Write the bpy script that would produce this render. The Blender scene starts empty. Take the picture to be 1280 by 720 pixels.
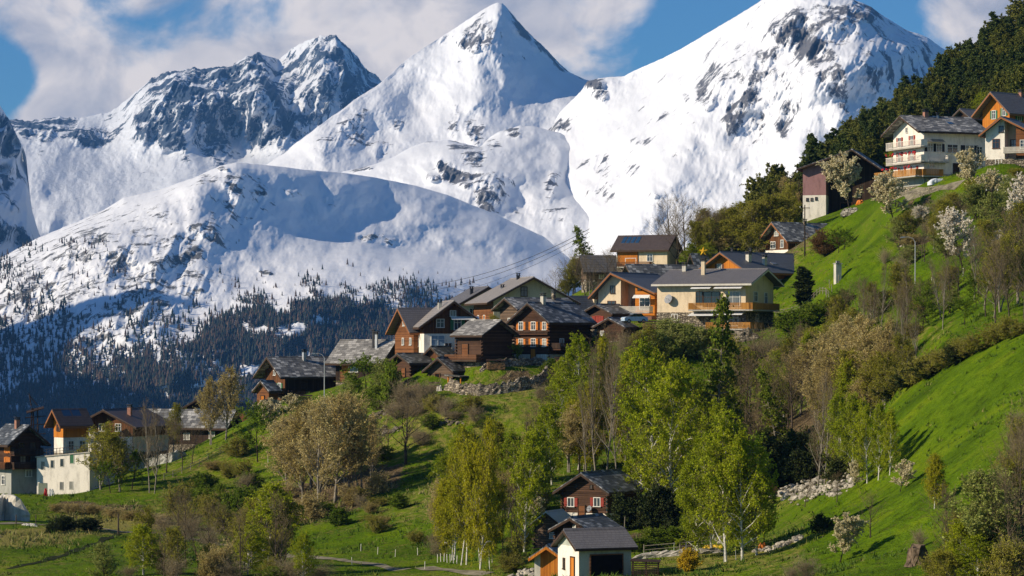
import bpy, bmesh, math, random
import numpy as np
from mathutils import Vector, Matrix
random.seed(7); np.random.seed(7)
R = math.radians
SC = bpy.context.scene
COL = SC.collection

# ---------------------------------------------------------------- camera
FOC = 3630.0      # focal length in photo pixels (photo 1280 wide)
HOR = 430.0       # row of the true horizon
cam_d = bpy.data.cameras.new('camera'); cam = bpy.data.objects.new('camera', cam_d); COL.objects.link(cam)
cam_d.sensor_width = 36.0; cam_d.lens = 36.0 * FOC / 1280.0
cam_d.shift_y = (HOR - 360.0) / 1280.0
cam_d.clip_start = 1.0; cam_d.clip_end = 60000.0
cam.location = (0, 0, 0); cam.rotation_euler = (R(90), 0, 0)
SC.camera = cam
SC.view_settings.view_transform = 'Standard'; SC.view_settings.look = 'None'
SC.view_settings.exposure = 0.20; SC.view_settings.gamma = 1.0
SC.view_settings.use_curve_mapping = False
SC.cycles.max_bounces = 5; SC.cycles.diffuse_bounces = 2; SC.cycles.volume_bounces = 0
SC.cycles.transparent_max_bounces = 8

# ---------------------------------------------------------------- sun and sky
SUN_EL = 27.0
SUN_DIR = Vector((-0.945, -0.325, 0)).normalized() * math.cos(R(SUN_EL)) + Vector((0, 0, math.sin(R(SUN_EL))))
sd = bpy.data.lights.new('sun', 'SUN'); sd.energy = 5.0; sd.angle = R(0.5); sd.color = (1.0, 0.86, 0.66)
so = bpy.data.objects.new('sun', sd); COL.objects.link(so)
so.rotation_euler = SUN_DIR.to_track_quat('Z', 'Y').to_euler(); so.location = SUN_DIR * 100
W = bpy.data.worlds.new('World'); SC.world = W; W.use_nodes = True
wn = W.node_tree.nodes; wl = W.node_tree.links
for n in list(wn): wn.remove(n)
wout = wn.new('ShaderNodeOutputWorld'); bg = wn.new('ShaderNodeBackground')
sky = wn.new('ShaderNodeTexSky'); sky.sky_type = 'NISHITA'; sky.sun_disc = False
sky.sun_elevation = R(SUN_EL); sky.sun_rotation = math.atan2(SUN_DIR.x, SUN_DIR.y)
sky.air_density = 1.0; sky.dust_density = 0.4; sky.ozone_density = 3.0; sky.altitude = 1500
SKY_STR = 0.085
bg.inputs['Strength'].default_value = SKY_STR
def wmath(op, a, b=None, clamp=False):
    n = wn.new('ShaderNodeMath'); n.operation = op; n.use_clamp = clamp
    for i, v in enumerate((a, b)):
        if v is None: continue
        if isinstance(v, (int, float)): n.inputs[i].default_value = v
        else: wl.new(v, n.inputs[i])
    return n.outputs[0]
geo = wn.new('ShaderNodeTexCoord')
sep = wn.new('ShaderNodeSeparateXYZ'); wl.new(geo.outputs['Generated'], sep.inputs[0])
# clouds on a far layer: noise of the view direction, gathered into banks by soft blobs of direction
nz = wn.new('ShaderNodeTexNoise'); nz.inputs['Scale'].default_value = 13.0; nz.inputs['Detail'].default_value = 12; nz.inputs['Roughness'].default_value = 0.56; nz.inputs['Distortion'].default_value = .35
mp = wn.new('ShaderNodeMapping'); mp.inputs['Scale'].default_value = (1.5, 1.5, 1.9); mp.inputs['Location'].default_value = (2.1, .4, 5.0)
wl.new(geo.outputs['Generated'], mp.inputs[0]); wl.new(mp.outputs[0], nz.inputs['Vector'])
def dirvec(px, py):
    v = Vector(((px - 640) / FOC, 1, (HOR - py) / FOC)).normalized(); return v
def blob(px, py, rad, amt):
    d = wn.new('ShaderNodeVectorMath'); d.operation = 'DISTANCE'; wl.new(geo.outputs['Generated'], d.inputs[0]); d.inputs[1].default_value = dirvec(px, py)
    m = wn.new('ShaderNodeMapRange'); m.interpolation_type = 'SMOOTHSTEP'
    m.inputs['From Min'].default_value = rad * 1.7 / FOC; m.inputs['From Max'].default_value = rad * .0 / FOC
    m.inputs['To Min'].default_value = 0; m.inputs['To Max'].default_value = amt
    wl.new(d.outputs['Value'], m.inputs['Value']); return m.outputs[0]
cov = 0.0
for b in [(-40, 0, 110, .7), (150, 60, 170, 1.2), (300, 40, 200, 1.2), (450, 20, 150, 1.1), (540, 60, 120, .9), (700, 40, 120, 1.1), (790, 15, 70, .5), (730, 95, 60, .4),
          (1240, 25, 80, .75), (1170, 60, 60, .6), (1330, 0, 90, .5), (30, 130, 60, -.1), (8, 92, 42, -1.7), (600, 40, 60, .15), (850, 20, 40, .1), (920, 20, 90, -.4), (1080, -10, 70, -.35)]:
    o = blob(*b); cov = o if isinstance(cov, float) else wmath('ADD', cov, o)
cov = wmath('MINIMUM', cov, .98)
dens = wmath('ADD', wmath('MULTIPLY', wmath('SUBTRACT', nz.outputs[0], .5), 3.6), wmath('SUBTRACT', cov, .42))
mr = wn.new('ShaderNodeMapRange'); mr.interpolation_type = 'SMOOTHSTEP'; mr.inputs['From Min'].default_value = -.22; mr.inputs['From Max'].default_value = .45
wl.new(dens, mr.inputs['Value'])
nz2 = wn.new('ShaderNodeTexNoise'); nz2.inputs['Scale'].default_value = 20; nz2.inputs['Detail'].default_value = 10; nz2.inputs['Roughness'].default_value = .55; nz2.inputs['Distortion'].default_value = .5
mp2 = wn.new('ShaderNodeMapping'); mp2.inputs['Scale'].default_value = (1.2, 1, 1.7); mp2.inputs['Location'].default_value = (7.3, 1, 2)
wl.new(geo.outputs['Generated'], mp2.inputs[0]); wl.new(mp2.outputs[0], nz2.inputs['Vector'])
cr = wn.new('ShaderNodeValToRGB'); wl.new(nz2.outputs[0], cr.inputs[0])
cr.color_ramp.elements[0].position = .38; cr.color_ramp.elements[0].color = (4.6, 4.8, 5.6, 1)
cr.color_ramp.elements[1].position = .60; cr.color_ramp.elements[1].color = (11.0, 9.9, 9.1, 1)
tint = wn.new('ShaderNodeMix'); tint.data_type = 'RGBA'; tint.blend_type = 'MULTIPLY'; tint.inputs[0].default_value = 1.0
tint.inputs['B'].default_value = (0.40, .74, 1.0, 1)
wl.new(sky.outputs[0], tint.inputs['A'])
mx = wn.new('ShaderNodeMix'); mx.data_type = 'RGBA'
wl.new(mr.outputs[0], mx.inputs['Factor']); wl.new(tint.outputs['Result'], mx.inputs['A']); wl.new(cr.outputs[0], mx.inputs['B'])
wl.new(mx.outputs['Result'], bg.inputs['Color']); wl.new(bg.outputs[0], wout.inputs[0])

# ---------------------------------------------------------------- helpers
def P(px, py, Y):
    return Vector(((px - 640.0) / FOC * Y, Y, (HOR - py) / FOC * Y))
def tag(o, label=None, cat=None, group=None, kind=None):
    if label: o['label'] = label
    if cat: o['category'] = cat
    if group: o['group'] = group
    if kind: o['kind'] = kind
    return o
def mesh_obj(name, verts, faces, mats, parent=None, smooth=False, mi=None, attr=None):
    me = bpy.data.meshes.new(name)
    verts = np.asarray(verts, dtype=np.float32)
    if isinstance(faces, np.ndarray):
        nf, k = faces.shape
        me.vertices.add(len(verts)); me.vertices.foreach_set('co', verts.ravel())
        me.loops.add(nf * k); me.loops.foreach_set('vertex_index', faces.astype(np.int32).ravel())
        me.polygons.add(nf); me.polygons.foreach_set('loop_start', np.arange(0, nf * k, k, dtype=np.int32))
        me.polygons.foreach_set('loop_total', np.full(nf, k, dtype=np.int32))
        me.update(calc_edges=True)
    else:
        me.from_pydata(verts.tolist(), [], faces)
    if not isinstance(mats, (list, tuple)): mats = [mats]
    for m in mats: me.materials.append(m)
    if mi is not None: me.polygons.foreach_set('material_index', np.asarray(mi, dtype=np.int32))
    if smooth: me.polygons.foreach_set('use_smooth', np.ones(len(me.polygons), dtype=bool))
    if attr:
        for k, a in attr.items():
            at = me.attributes.new(k, 'FLOAT', 'POINT'); at.data.foreach_set('value', np.asarray(a, dtype=np.float32).ravel())
    me.validate(); me.update()
    o = bpy.data.objects.new(name, me); COL.objects.link(o)
    if parent: o.parent = parent
    return o
def empty(name, loc=(0, 0, 0), rz=0.0):
    o = bpy.data.objects.new(name, None); COL.objects.link(o); o.location = loc; o.rotation_euler = (0, 0, rz); o.empty_display_size = .5
    return o
_lat = {}
def vnoise(x, y, seed=0):
    if seed not in _lat: _lat[seed] = np.random.RandomState(seed).rand(256, 256)
    L = _lat[seed]
    xi = np.floor(x).astype(int); yi = np.floor(y).astype(int); fx = x - xi; fy = y - yi
    fx = fx * fx * fx * (fx * (fx * 6 - 15) + 10); fy = fy * fy * fy * (fy * (fy * 6 - 15) + 10)
    g = lambda a, b: L[a & 255, b & 255]
    return (g(xi, yi) * (1 - fx) + g(xi + 1, yi) * fx) * (1 - fy) + (g(xi, yi + 1) * (1 - fx) + g(xi + 1, yi + 1) * fx) * fy
def fbm(x, y, oct=5, seed=0, gain=.5):
    s = 0; a = 1; t = 0
    for k in range(oct):
        s = s + a * (vnoise(x * 2 ** k + 17.3 * k, y * 2 ** k + 9.1 * k, seed + k) - .5) * 2; t += a; a *= gain
    return s / t
def ridged(x, y, oct=5, seed=0, gain=.5):
    s = 0; a = 1; t = 0
    for k in range(oct):
        s = s + a * (1 - 2 * np.abs(vnoise(x * 2 ** k + 17.3 * k, y * 2 ** k + 9.1 * k, seed + k) - .5) * 2); t += a; a *= gain
    return s / t

# ---------------------------------------------------------------- materials
def newmat(name):
    m = bpy.data.materials.new(name); m.use_nodes = True; nt = m.node_tree
    for n in list(nt.nodes): nt.nodes.remove(n)
    out = nt.nodes.new('ShaderNodeOutputMaterial'); b = nt.nodes.new('ShaderNodeBsdfPrincipled')
    nt.links.new(b.outputs[0], out.inputs[0])
    b.inputs['Roughness'].default_value = .85; b.inputs['Specular IOR Level'].default_value = .25
    return m, nt, b
class NT:
    def __init__(s, nt): s.nt = nt
    def node(s, t, **k):
        n = s.nt.nodes.new(t)
        for a, v in k.items(): setattr(n, a, v)
        return n
    def link(s, a, b): s.nt.links.new(a, b)
    def coord(s, which='Object', scale=(1, 1, 1), rot=(0, 0, 0)):
        c = s.node('ShaderNodeTexCoord'); m = s.node('ShaderNodeMapping'); m.inputs['Scale'].default_value = scale; m.inputs['Rotation'].default_value = rot
        s.link(c.outputs[which], m.inputs[0]); return m.outputs[0]
    def noise(s, vec, scale, detail=4, rough=.5):
        n = s.node('ShaderNodeTexNoise'); n.inputs['Scale'].default_value = scale; n.inputs['Detail'].default_value = detail; n.inputs['Roughness'].default_value = rough
        s.link(vec, n.inputs['Vector']); return n.outputs[0]
    def ramp(s, fac, stops):
        r = s.node('ShaderNodeValToRGB'); e = r.color_ramp.elements
        while len(e) < len(stops): e.new(.5)
        for i, (p, c) in enumerate(stops):
            e[i].position = p; e[i].color = (c[0], c[1], c[2], 1) if not isinstance(c, (int, float)) else (c, c, c, 1)
        s.link(fac, r.inputs[0]); return r.outputs[0]
    def mix(s, f, a, b, mode='MIX'):
        m = s.node('ShaderNodeMix', data_type='RGBA', blend_type=mode)
        for sock, v in ((m.inputs['Factor'], f), (m.inputs['A'], a), (m.inputs['B'], b)):
            if isinstance(v, (int, float)): sock.default_value = v
            elif isinstance(v, tuple): sock.default_value = (*v[:3], 1)
            else: s.link(v, sock)
        return m.outputs['Result']
    def math(s, op, a, b=0.0, clamp=False):
        m = s.node('ShaderNodeMath', operation=op, use_clamp=clamp)
        for i, v in enumerate((a, b)):
            if isinstance(v, (int, float)): m.inputs[i].default_value = v
            else: s.link(v, m.inputs[i])
        return m.outputs[0]
    def step(s, v, a, b):
        m = s.node('ShaderNodeMapRange', interpolation_type='SMOOTHSTEP'); m.inputs['From Min'].default_value = a; m.inputs['From Max'].default_value = b
        s.link(v, m.inputs['Value']); return m.outputs[0]
    def attr(s, name):
        a = s.node('ShaderNodeAttribute'); a.attribute_name = name; return a.outputs['Fac']
    def bump(s, h, strength, dist, bsdf):
        b = s.node('ShaderNodeBump'); b.inputs['Strength'].default_value = strength; b.inputs['Distance'].default_value = dist
        s.link(h, b.inputs['Height']); s.link(b.outputs[0], bsdf.inputs['Normal'])
# ---------------------------------------------------------------- the mountains
def snow_rock_mat(name, rockA, rockB, sx, sz, snow=(.86, .88, .92), edge=.06, bumpd=12.0, bs=.5, amp=1.7):
    m, nt, b = newmat(name); N = NT(nt)
    v = N.coord('Object', (sx, sx, sz))
    n1 = N.noise(v, 1.0, 12, .74)
    rk = N.attr('rock')
    n1 = N.math('ADD', .5, N.math('MULTIPLY', N.math('SUBTRACT', n1, .5), amp))
    # threshold against the density stored in the mesh
    f = N.step(N.math('SUBTRACT', rk, n1), -edge, edge)
    v2 = N.coord('Object', (sx * 3, sx * 3, sz * 1.2))
    n2 = N.noise(v2, 1.6, 6, .65)
    rc = N.ramp(n2, [(.3, rockA), (.7, rockB)])
    n3 = N.noise(v2, .25, 5, .5)
    sc = N.ramp(n3, [(.3, tuple(c * .93 for c in snow)), (.7, snow)])
    N.link(N.mix(f, sc, rc), b.inputs['Base Color'])
    b.inputs['Roughness'].default_value = .7; b.inputs['Specular IOR Level'].default_value = .15
    N.bump(N.math('ADD', n1, N.math('MULTIPLY', f, .35)), bs, bumpd, b)
    return m
ROCK_LESS = .065
def curve(pts):
    pts = sorted(pts); xs = np.array([p[0] for p in pts], float); ys = np.array([p[1] for p in pts], float)
    return lambda x: np.interp(x, xs, ys)
def smooth1(a, k):
    if k <= 0: return a
    ker = np.hanning(2 * k + 3); ker /= ker.sum(); p = np.pad(a, k + 1, mode='edge'); return np.convolve(p, ker, mode='valid')
def massif(name, rows, x0, x1, nx, nv, mat, rocks, disp, seed, back=1500, fine=0, flip=None, label=None, lump=.16, rib=None):
    """rows: front-to-crest list of (row of py points, row of distance points); lofted, noise-displaced, with a real back side."""
    px = np.linspace(x0, x1, nx)
    PY = []; YY = []
    for i, (a, d) in enumerate(rows):
        last = i == len(rows) - 1
        PY.append(smooth1(curve(a)(px), 0 if last else 8)); YY.append(smooth1(curve(d)(px), 14))
    PY = np.array(PY); YY = np.array(YY)
    t = np.linspace(0, len(rows) - 1, nv); i0 = np.minimum(t.astype(int), len(rows) - 2); f = t - i0
    # catmull-rom along the rows
    def cr(A):
        n = len(rows); a = A[np.maximum(i0 - 1, 0)]; b = A[i0]; c = A[i0 + 1]; d = A[np.minimum(i0 + 2, n - 1)]; ff = f[:, None]
        return .5 * (2 * b + (c - a) * ff + (2 * a - 5 * b + 4 * c - d) * ff ** 2 + (3 * b - a - 3 * c + d) * ff ** 3) if n > 2 else b * (1 - ff) + c * ff
    py = cr(PY); Y = cr(YY); PX = np.broadcast_to(px, py.shape).copy()
    s = (t / t[-1])[:, None]
    # rock density field
    rk = np.full(py.shape, .12)
    wx = PX + 14 * fbm(PX / 40, py / 40, 3, seed + 50); wy = py + 14 * fbm(PX / 40, py / 40, 3, seed + 60)
    for (cx, cy, rx, ry, ang, amt) in rocks:
        ca, sa = math.cos(R(ang)), math.sin(R(ang)); dx = wx - cx; dy = wy - cy
        u = (dx * ca + dy * sa) / rx; w = (-dx * sa + dy * ca) / ry
        q = np.sqrt(u * u + w * w); rk = np.maximum(rk, .12 + (amt - .12 - ROCK_LESS) * np.clip(1.6 - q * .8, 0, 1))
    # displacement in depth, tapered to nothing at the crest so the outline holds
    tap = np.clip((1 - s) / .05, 0, 1)
    k = np.clip(rk * 1.9 - .25, 0, 1); k = k * k
    dn = fbm(PX / 110 + .35 * py / 90, py / 90, 3, seed, .4) * disp * .8
    dn = dn + lump * disp * fbm(PX / 48 - .2 * py / 48, py / 34, 3, seed + 15, .5)
    dn = dn + .12 * disp * fbm(PX / 22, py / 26, 5, seed + 5, .55)
    dn = dn + (.05 + k) * ridged(PX / 30 + py / 70, py / 50, 6, seed + 9, .6) * disp * .75
    if rib is not None: dn = dn + rib(PX, py)
    Y2 = Y - dn * (.25 + .75 * tap)
    crest = py.copy()
    jag = fine * fbm(px / 9, px * 0, 5, seed + 3, .65) * (0.3 + 1.6 * rk[-1])
    crest += jag[None, :] * np.clip((s - .9) / .1, 0, 1)
    X = (PX - 640) / FOC * Y2; Z = (HOR - crest) / FOC * Y2
    V = np.stack([X, Y2, Z], -1)
    # back side
    b1 = V[-1].copy(); b1[:, 1] += back * .4; b1[:, 0] *= b1[:, 1] / V[-1, :, 1]; b1[:, 2] -= back * .3
    b2 = V[-1].copy(); b2[:, 1] += back * 1.6; b2[:, 0] *= b2[:, 1] / V[-1, :, 1]; b2[:, 2] -= back * 1.5
    V = np.concatenate([V, b1[None], b2[None]], 0); rk = np.concatenate([rk, rk[-1:], rk[-1:]], 0)
    nr = V.shape[0]; idx = np.arange(nr * nx).reshape(nr, nx)
    F = np.stack([idx[:-1, :-1].ravel(), idx[:-1, 1:].ravel(), idx[1:, 1:].ravel(), idx[1:, :-1].ravel()], 1)
    o = mesh_obj(name, V.reshape(-1, 3), F, mat, smooth=True, attr={'rock': rk})
    tag(o, label, kind='structure')
    o['category'] = 'mountain'
    return V[:-2], PX, crest
M_far = snow_rock_mat('far_snow_and_hazed_rock', (.03, .05, .085), (.085, .115, .16), .0095, .0045, bumpd=18, bs=.4, amp=2.6, snow=(.80, .83, .88))  # distance haze painted into the far rock as a blue tint
M_mid = snow_rock_mat('snow_and_rock', (.06, .07, .085), (.20, .19, .19), .017, .010, bumpd=8, bs=.22, amp=2.0)
M_near = snow_rock_mat('near_snow_and_rock', (.05, .06, .07), (.20, .19, .17), .024, .017, bumpd=5, bs=.22, amp=2.0)

# rock ridge at the back left
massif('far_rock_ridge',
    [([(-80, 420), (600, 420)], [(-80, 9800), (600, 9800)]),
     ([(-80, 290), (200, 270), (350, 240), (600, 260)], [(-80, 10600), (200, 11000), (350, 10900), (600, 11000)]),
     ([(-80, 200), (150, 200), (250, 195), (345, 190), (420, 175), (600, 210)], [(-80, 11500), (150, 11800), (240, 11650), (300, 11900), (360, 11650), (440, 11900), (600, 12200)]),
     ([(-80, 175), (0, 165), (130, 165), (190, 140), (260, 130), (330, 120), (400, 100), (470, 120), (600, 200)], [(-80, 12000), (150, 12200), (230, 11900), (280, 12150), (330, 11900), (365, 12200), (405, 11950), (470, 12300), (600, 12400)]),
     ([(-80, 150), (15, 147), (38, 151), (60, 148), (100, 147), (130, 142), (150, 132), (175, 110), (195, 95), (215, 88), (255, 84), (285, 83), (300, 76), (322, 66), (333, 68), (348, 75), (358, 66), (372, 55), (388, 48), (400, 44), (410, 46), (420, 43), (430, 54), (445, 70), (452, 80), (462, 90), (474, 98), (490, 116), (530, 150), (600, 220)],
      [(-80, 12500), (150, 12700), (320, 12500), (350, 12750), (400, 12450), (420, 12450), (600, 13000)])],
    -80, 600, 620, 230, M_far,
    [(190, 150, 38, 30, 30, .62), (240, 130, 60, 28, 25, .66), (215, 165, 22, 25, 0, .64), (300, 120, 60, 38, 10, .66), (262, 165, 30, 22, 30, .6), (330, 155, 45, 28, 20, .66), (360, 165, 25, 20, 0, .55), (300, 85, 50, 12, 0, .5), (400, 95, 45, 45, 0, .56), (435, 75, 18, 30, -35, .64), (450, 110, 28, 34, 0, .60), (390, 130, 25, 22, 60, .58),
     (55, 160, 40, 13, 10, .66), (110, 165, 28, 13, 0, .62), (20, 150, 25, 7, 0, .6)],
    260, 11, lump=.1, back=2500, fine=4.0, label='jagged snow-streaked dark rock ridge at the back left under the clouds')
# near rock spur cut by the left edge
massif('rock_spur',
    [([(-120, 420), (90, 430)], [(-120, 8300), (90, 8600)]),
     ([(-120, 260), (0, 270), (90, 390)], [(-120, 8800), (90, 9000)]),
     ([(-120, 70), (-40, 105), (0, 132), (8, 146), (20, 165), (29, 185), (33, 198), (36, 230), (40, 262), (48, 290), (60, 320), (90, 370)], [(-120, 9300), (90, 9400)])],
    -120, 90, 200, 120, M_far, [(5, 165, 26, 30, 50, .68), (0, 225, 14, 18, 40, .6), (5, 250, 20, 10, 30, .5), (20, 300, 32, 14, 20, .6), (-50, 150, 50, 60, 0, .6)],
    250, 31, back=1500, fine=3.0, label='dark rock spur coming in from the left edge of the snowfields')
# pyramid peak
def rib_pyr(PX, py):
    d = np.abs(PX - (622 + (py - 3) * .02)); return 60 * np.exp(-(d / 60) ** 2) * np.clip((py - 10) / 150, 0, 1)
massif('pyramid_peak',
    [([(250, 420), (800, 420)], [(250, 8000), (800, 8000)]),
     ([(250, 330), (450, 290), (600, 280), (800, 300)], [(250, 8500), (800, 8600)]),
     ([(250, 262), (330, 225), (430, 200), (520, 190), (640, 190), (720, 170), (800, 200)], [(250, 9100), (400, 8900), (560, 9250), (700, 9200), (800, 9300)]),
     ([(250, 255), (330, 213), (430, 160), (520, 118), (600, 105), (680, 120), (735, 125), (800, 170)], [(250, 9300), (400, 9150), (520, 9600), (600, 9560), (680, 9700), (800, 9700)]),
     ([(250, 255), (330, 208), (350, 194), (400, 156), (430, 135), (442, 125), (470, 108), (492, 90), (500, 82), (508, 75), (530, 59), (560, 41), (590, 21), (612, 7), (622, 3), (628, 4), (640, 17), (652, 32), (668, 48), (684, 62), (700, 80), (712, 90), (722, 95), (737, 101), (760, 130), (800, 165)],
      [(250, 9400), (400, 9300), (500, 9750), (560, 9900), (624, 9850), (700, 10100), (800, 10200)])],
    250, 800, 560, 240, M_mid,
    [(655, 30, 24, 10, 45, .68), (675, 55, 14, 7, 40, .6), (605, 40, 16, 16, -20, .54), (590, 50, 10, 14, 0, .58), (697, 72, 22, 6, 42, .56), (560, 45, 12, 5, -30, .5), (500, 80, 7, 5, 0, .55), (430, 160, 30, 12, -40, .47), (445, 170, 14, 14, 0, .5), (470, 180, 12, 12, -50, .46), (495, 155, 10, 8, 0, .5), (595, 160, 12, 14, 0, .55), (565, 160, 7, 20, 0, .46), (715, 85, 20, 6, 35, .5), (405, 170, 22, 12, -35, .42), (625, 70, 50, 12, 0, .38)],
    150, 23, back=1500, fine=1.5, rib=rib_pyr, label='sharp white pyramid-shaped snow peak at the centre of the skyline')
# right massif
def rib_right(PX, py):
    d = PX - (1065 - (py - 5) * .22); a = 120 * np.exp(-np.where(d > 0, d / 230, -d / 60) ** 2) * (1 + .25 * np.sin(py / 13 + PX / 40)) * np.clip((py + 5) / 60, 0, 1)
    d = PX - (960 - (py - 5) * .62); a = a + 160 * np.exp(-(d / 50) ** 2) * np.clip((py - 10) / 90, 0, 1)
    return a
massif('broad_snow_mountain',
    [([(600, 470), (1400, 470)], [(600, 6800), (1400, 6000)]),
     ([(600, 380), (740, 345), (850, 330), (1000, 320), (1400, 330)], [(600, 7300), (740, 7000), (1000, 6600), (1400, 6700)]),
     ([(600, 290), (700, 245), (760, 240), (850, 230), (1000, 210), (1100, 200), (1400, 250)], [(600, 7900), (700, 7700), (850, 7100), (1000, 6900), (1100, 6950), (1400, 7400)]),
     ([(600, 250), (700, 170), (760, 150), (850, 130), (940, 90), (1000, 80), (1080, 80), (1180, 100), (1400, 230)], [(600, 8300), (700, 8200), (800, 7900), (900, 7500), (1000, 7250), (1060, 7200), (1150, 7320), (1400, 7900)]),
     ([(600, 240), (640, 200), (690, 158), (700, 140), (728, 112), (734, 101), (742, 99), (752, 97), (780, 95), (800, 85), (830, 72), (850, 62), (900, 32), (940, 8), (970, -12), (1000, -18), (1040, -8), (1075, 3), (1090, 9), (1105, 20), (1130, 36), (1160, 47), (1175, 58), (1200, 72), (1300, 130), (1400, 200)],
      [(600, 8600), (700, 8500), (800, 8300), (900, 7950), (1000, 7600), (1060, 7500), (1150, 7640), (1400, 8300)])],
    600, 1400, 760, 260, M_mid,
    [(742, 106, 9, 8, 0, .7), (750, 122, 7, 10, -30, .55), (690, 158, 18, 7, -5, .64), (655, 168, 14, 5, 0, .55), (710, 160, 10, 5, 20, .55), (893, 103, 10, 20, 20, .56), (888, 118, 9, 12, 0, .6), (930, 130, 12, 26, 25, .58), (922, 145, 10, 14, 0, .6), (955, 82, 22, 16, -35, .54), (985, 50, 22, 16, 35, .58), (1003, 40, 18, 26, -20, .66), (1010, 58, 14, 18, -20, .7), (1035, 55, 16, 40, 20, .52), (1030, 90, 20, 24, 0, .5), (1045, 110, 16, 20, 10, .52), (1075, 14, 24, 8, 10, .62), (1100, 25, 16, 6, 30, .52), (975, 100, 20, 30, 20, .5), (980, 150, 10, 22, 10, .56), (945, 150, 14, 18, 0, .5),
     (1040, 25, 26, 18, 20, .52), (835, 150, 10, 8, 0, .48), (800, 168, 10, 8, 0, .5), (855, 125, 8, 5, 0, .45), (750, 205, 16, 14, -20, .47), (765, 235, 12, 14, -20, .5), (740, 240, 14, 8, 0, .42), (790, 215, 12, 8, 0, .42), (815, 245, 9, 6, 0, .48), (960, 110, 70, 60, 30, .40), (870, 80, 200, 120, 30, .30), (1120, 70, 60, 40, 30, .46), (1090, 100, 30, 30, 0, .5)],
    150, 42, back=1500, fine=1.2, rib=rib_right, label='broad white snow mountain filling the upper right behind the wooded slope')
# middle knolls in front of the pyramid
massif('snow_knolls',
    [([(380, 470), (860, 470)], [(380, 6300), (860, 6300)]),
     ([(380, 380), (500, 360), (620, 340), (740, 350), (860, 420)], [(380, 7000), (600, 6950), (700, 6950), (860, 6800)]),
     ([(380, 260), (450, 250), (560, 250), (620, 245), (700, 258), (760, 285), (860, 360)], [(380, 7700), (450, 7700), (540, 7480), (600, 7480), (650, 7520), (700, 7470), (740, 7330), (780, 7250), (860, 7200)]),
     ([(380, 240), (450, 215), (520, 200), (560, 190), (610, 190), (650, 195), (700, 212), (760, 255), (860, 350)], [(380, 8050), (450, 8050), (540, 7830), (600, 7800), (660, 7880), (700, 7930), (740, 7980), (860, 7950)]),
     ([(380, 235), (430, 214), (450, 210), (470, 205), (492, 196), (515, 183), (530, 178), (560, 175), (580, 179), (600, 184), (608, 174), (625, 164), (650, 157), (668, 158), (700, 166), (740, 190), (800, 260), (860, 330)], [(380, 8350), (520, 8250), (600, 8150), (650, 8200), (700, 8240), (740, 8300), (860, 8250)])],
    380, 860, 420, 200, M_mid,
    [(455, 209, 14, 4, 0, .6), (530, 180, 16, 4, 0, .5), (580, 180, 10, 10, 60, .52), (592, 195, 10, 12, 60, .58), (615, 178, 10, 6, 0, .5), (640, 162, 12, 5, 0, .6), (575, 223, 22, 9, 10, .60), (612, 238, 16, 17, 40, .62), (540, 222, 10, 4, 0, .56), (552, 213, 4, 6, 0, .6), (600, 222, 10, 8, 0, .6), (688, 232, 8, 12, 0, .56), (685, 265, 34, 10, 0, .42), (620, 255, 14, 9, 0, .45)],
    150, 55, lump=.36, back=700, fine=1.0, label='rounded snow knolls and rocky hump below the pyramid peak')
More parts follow.
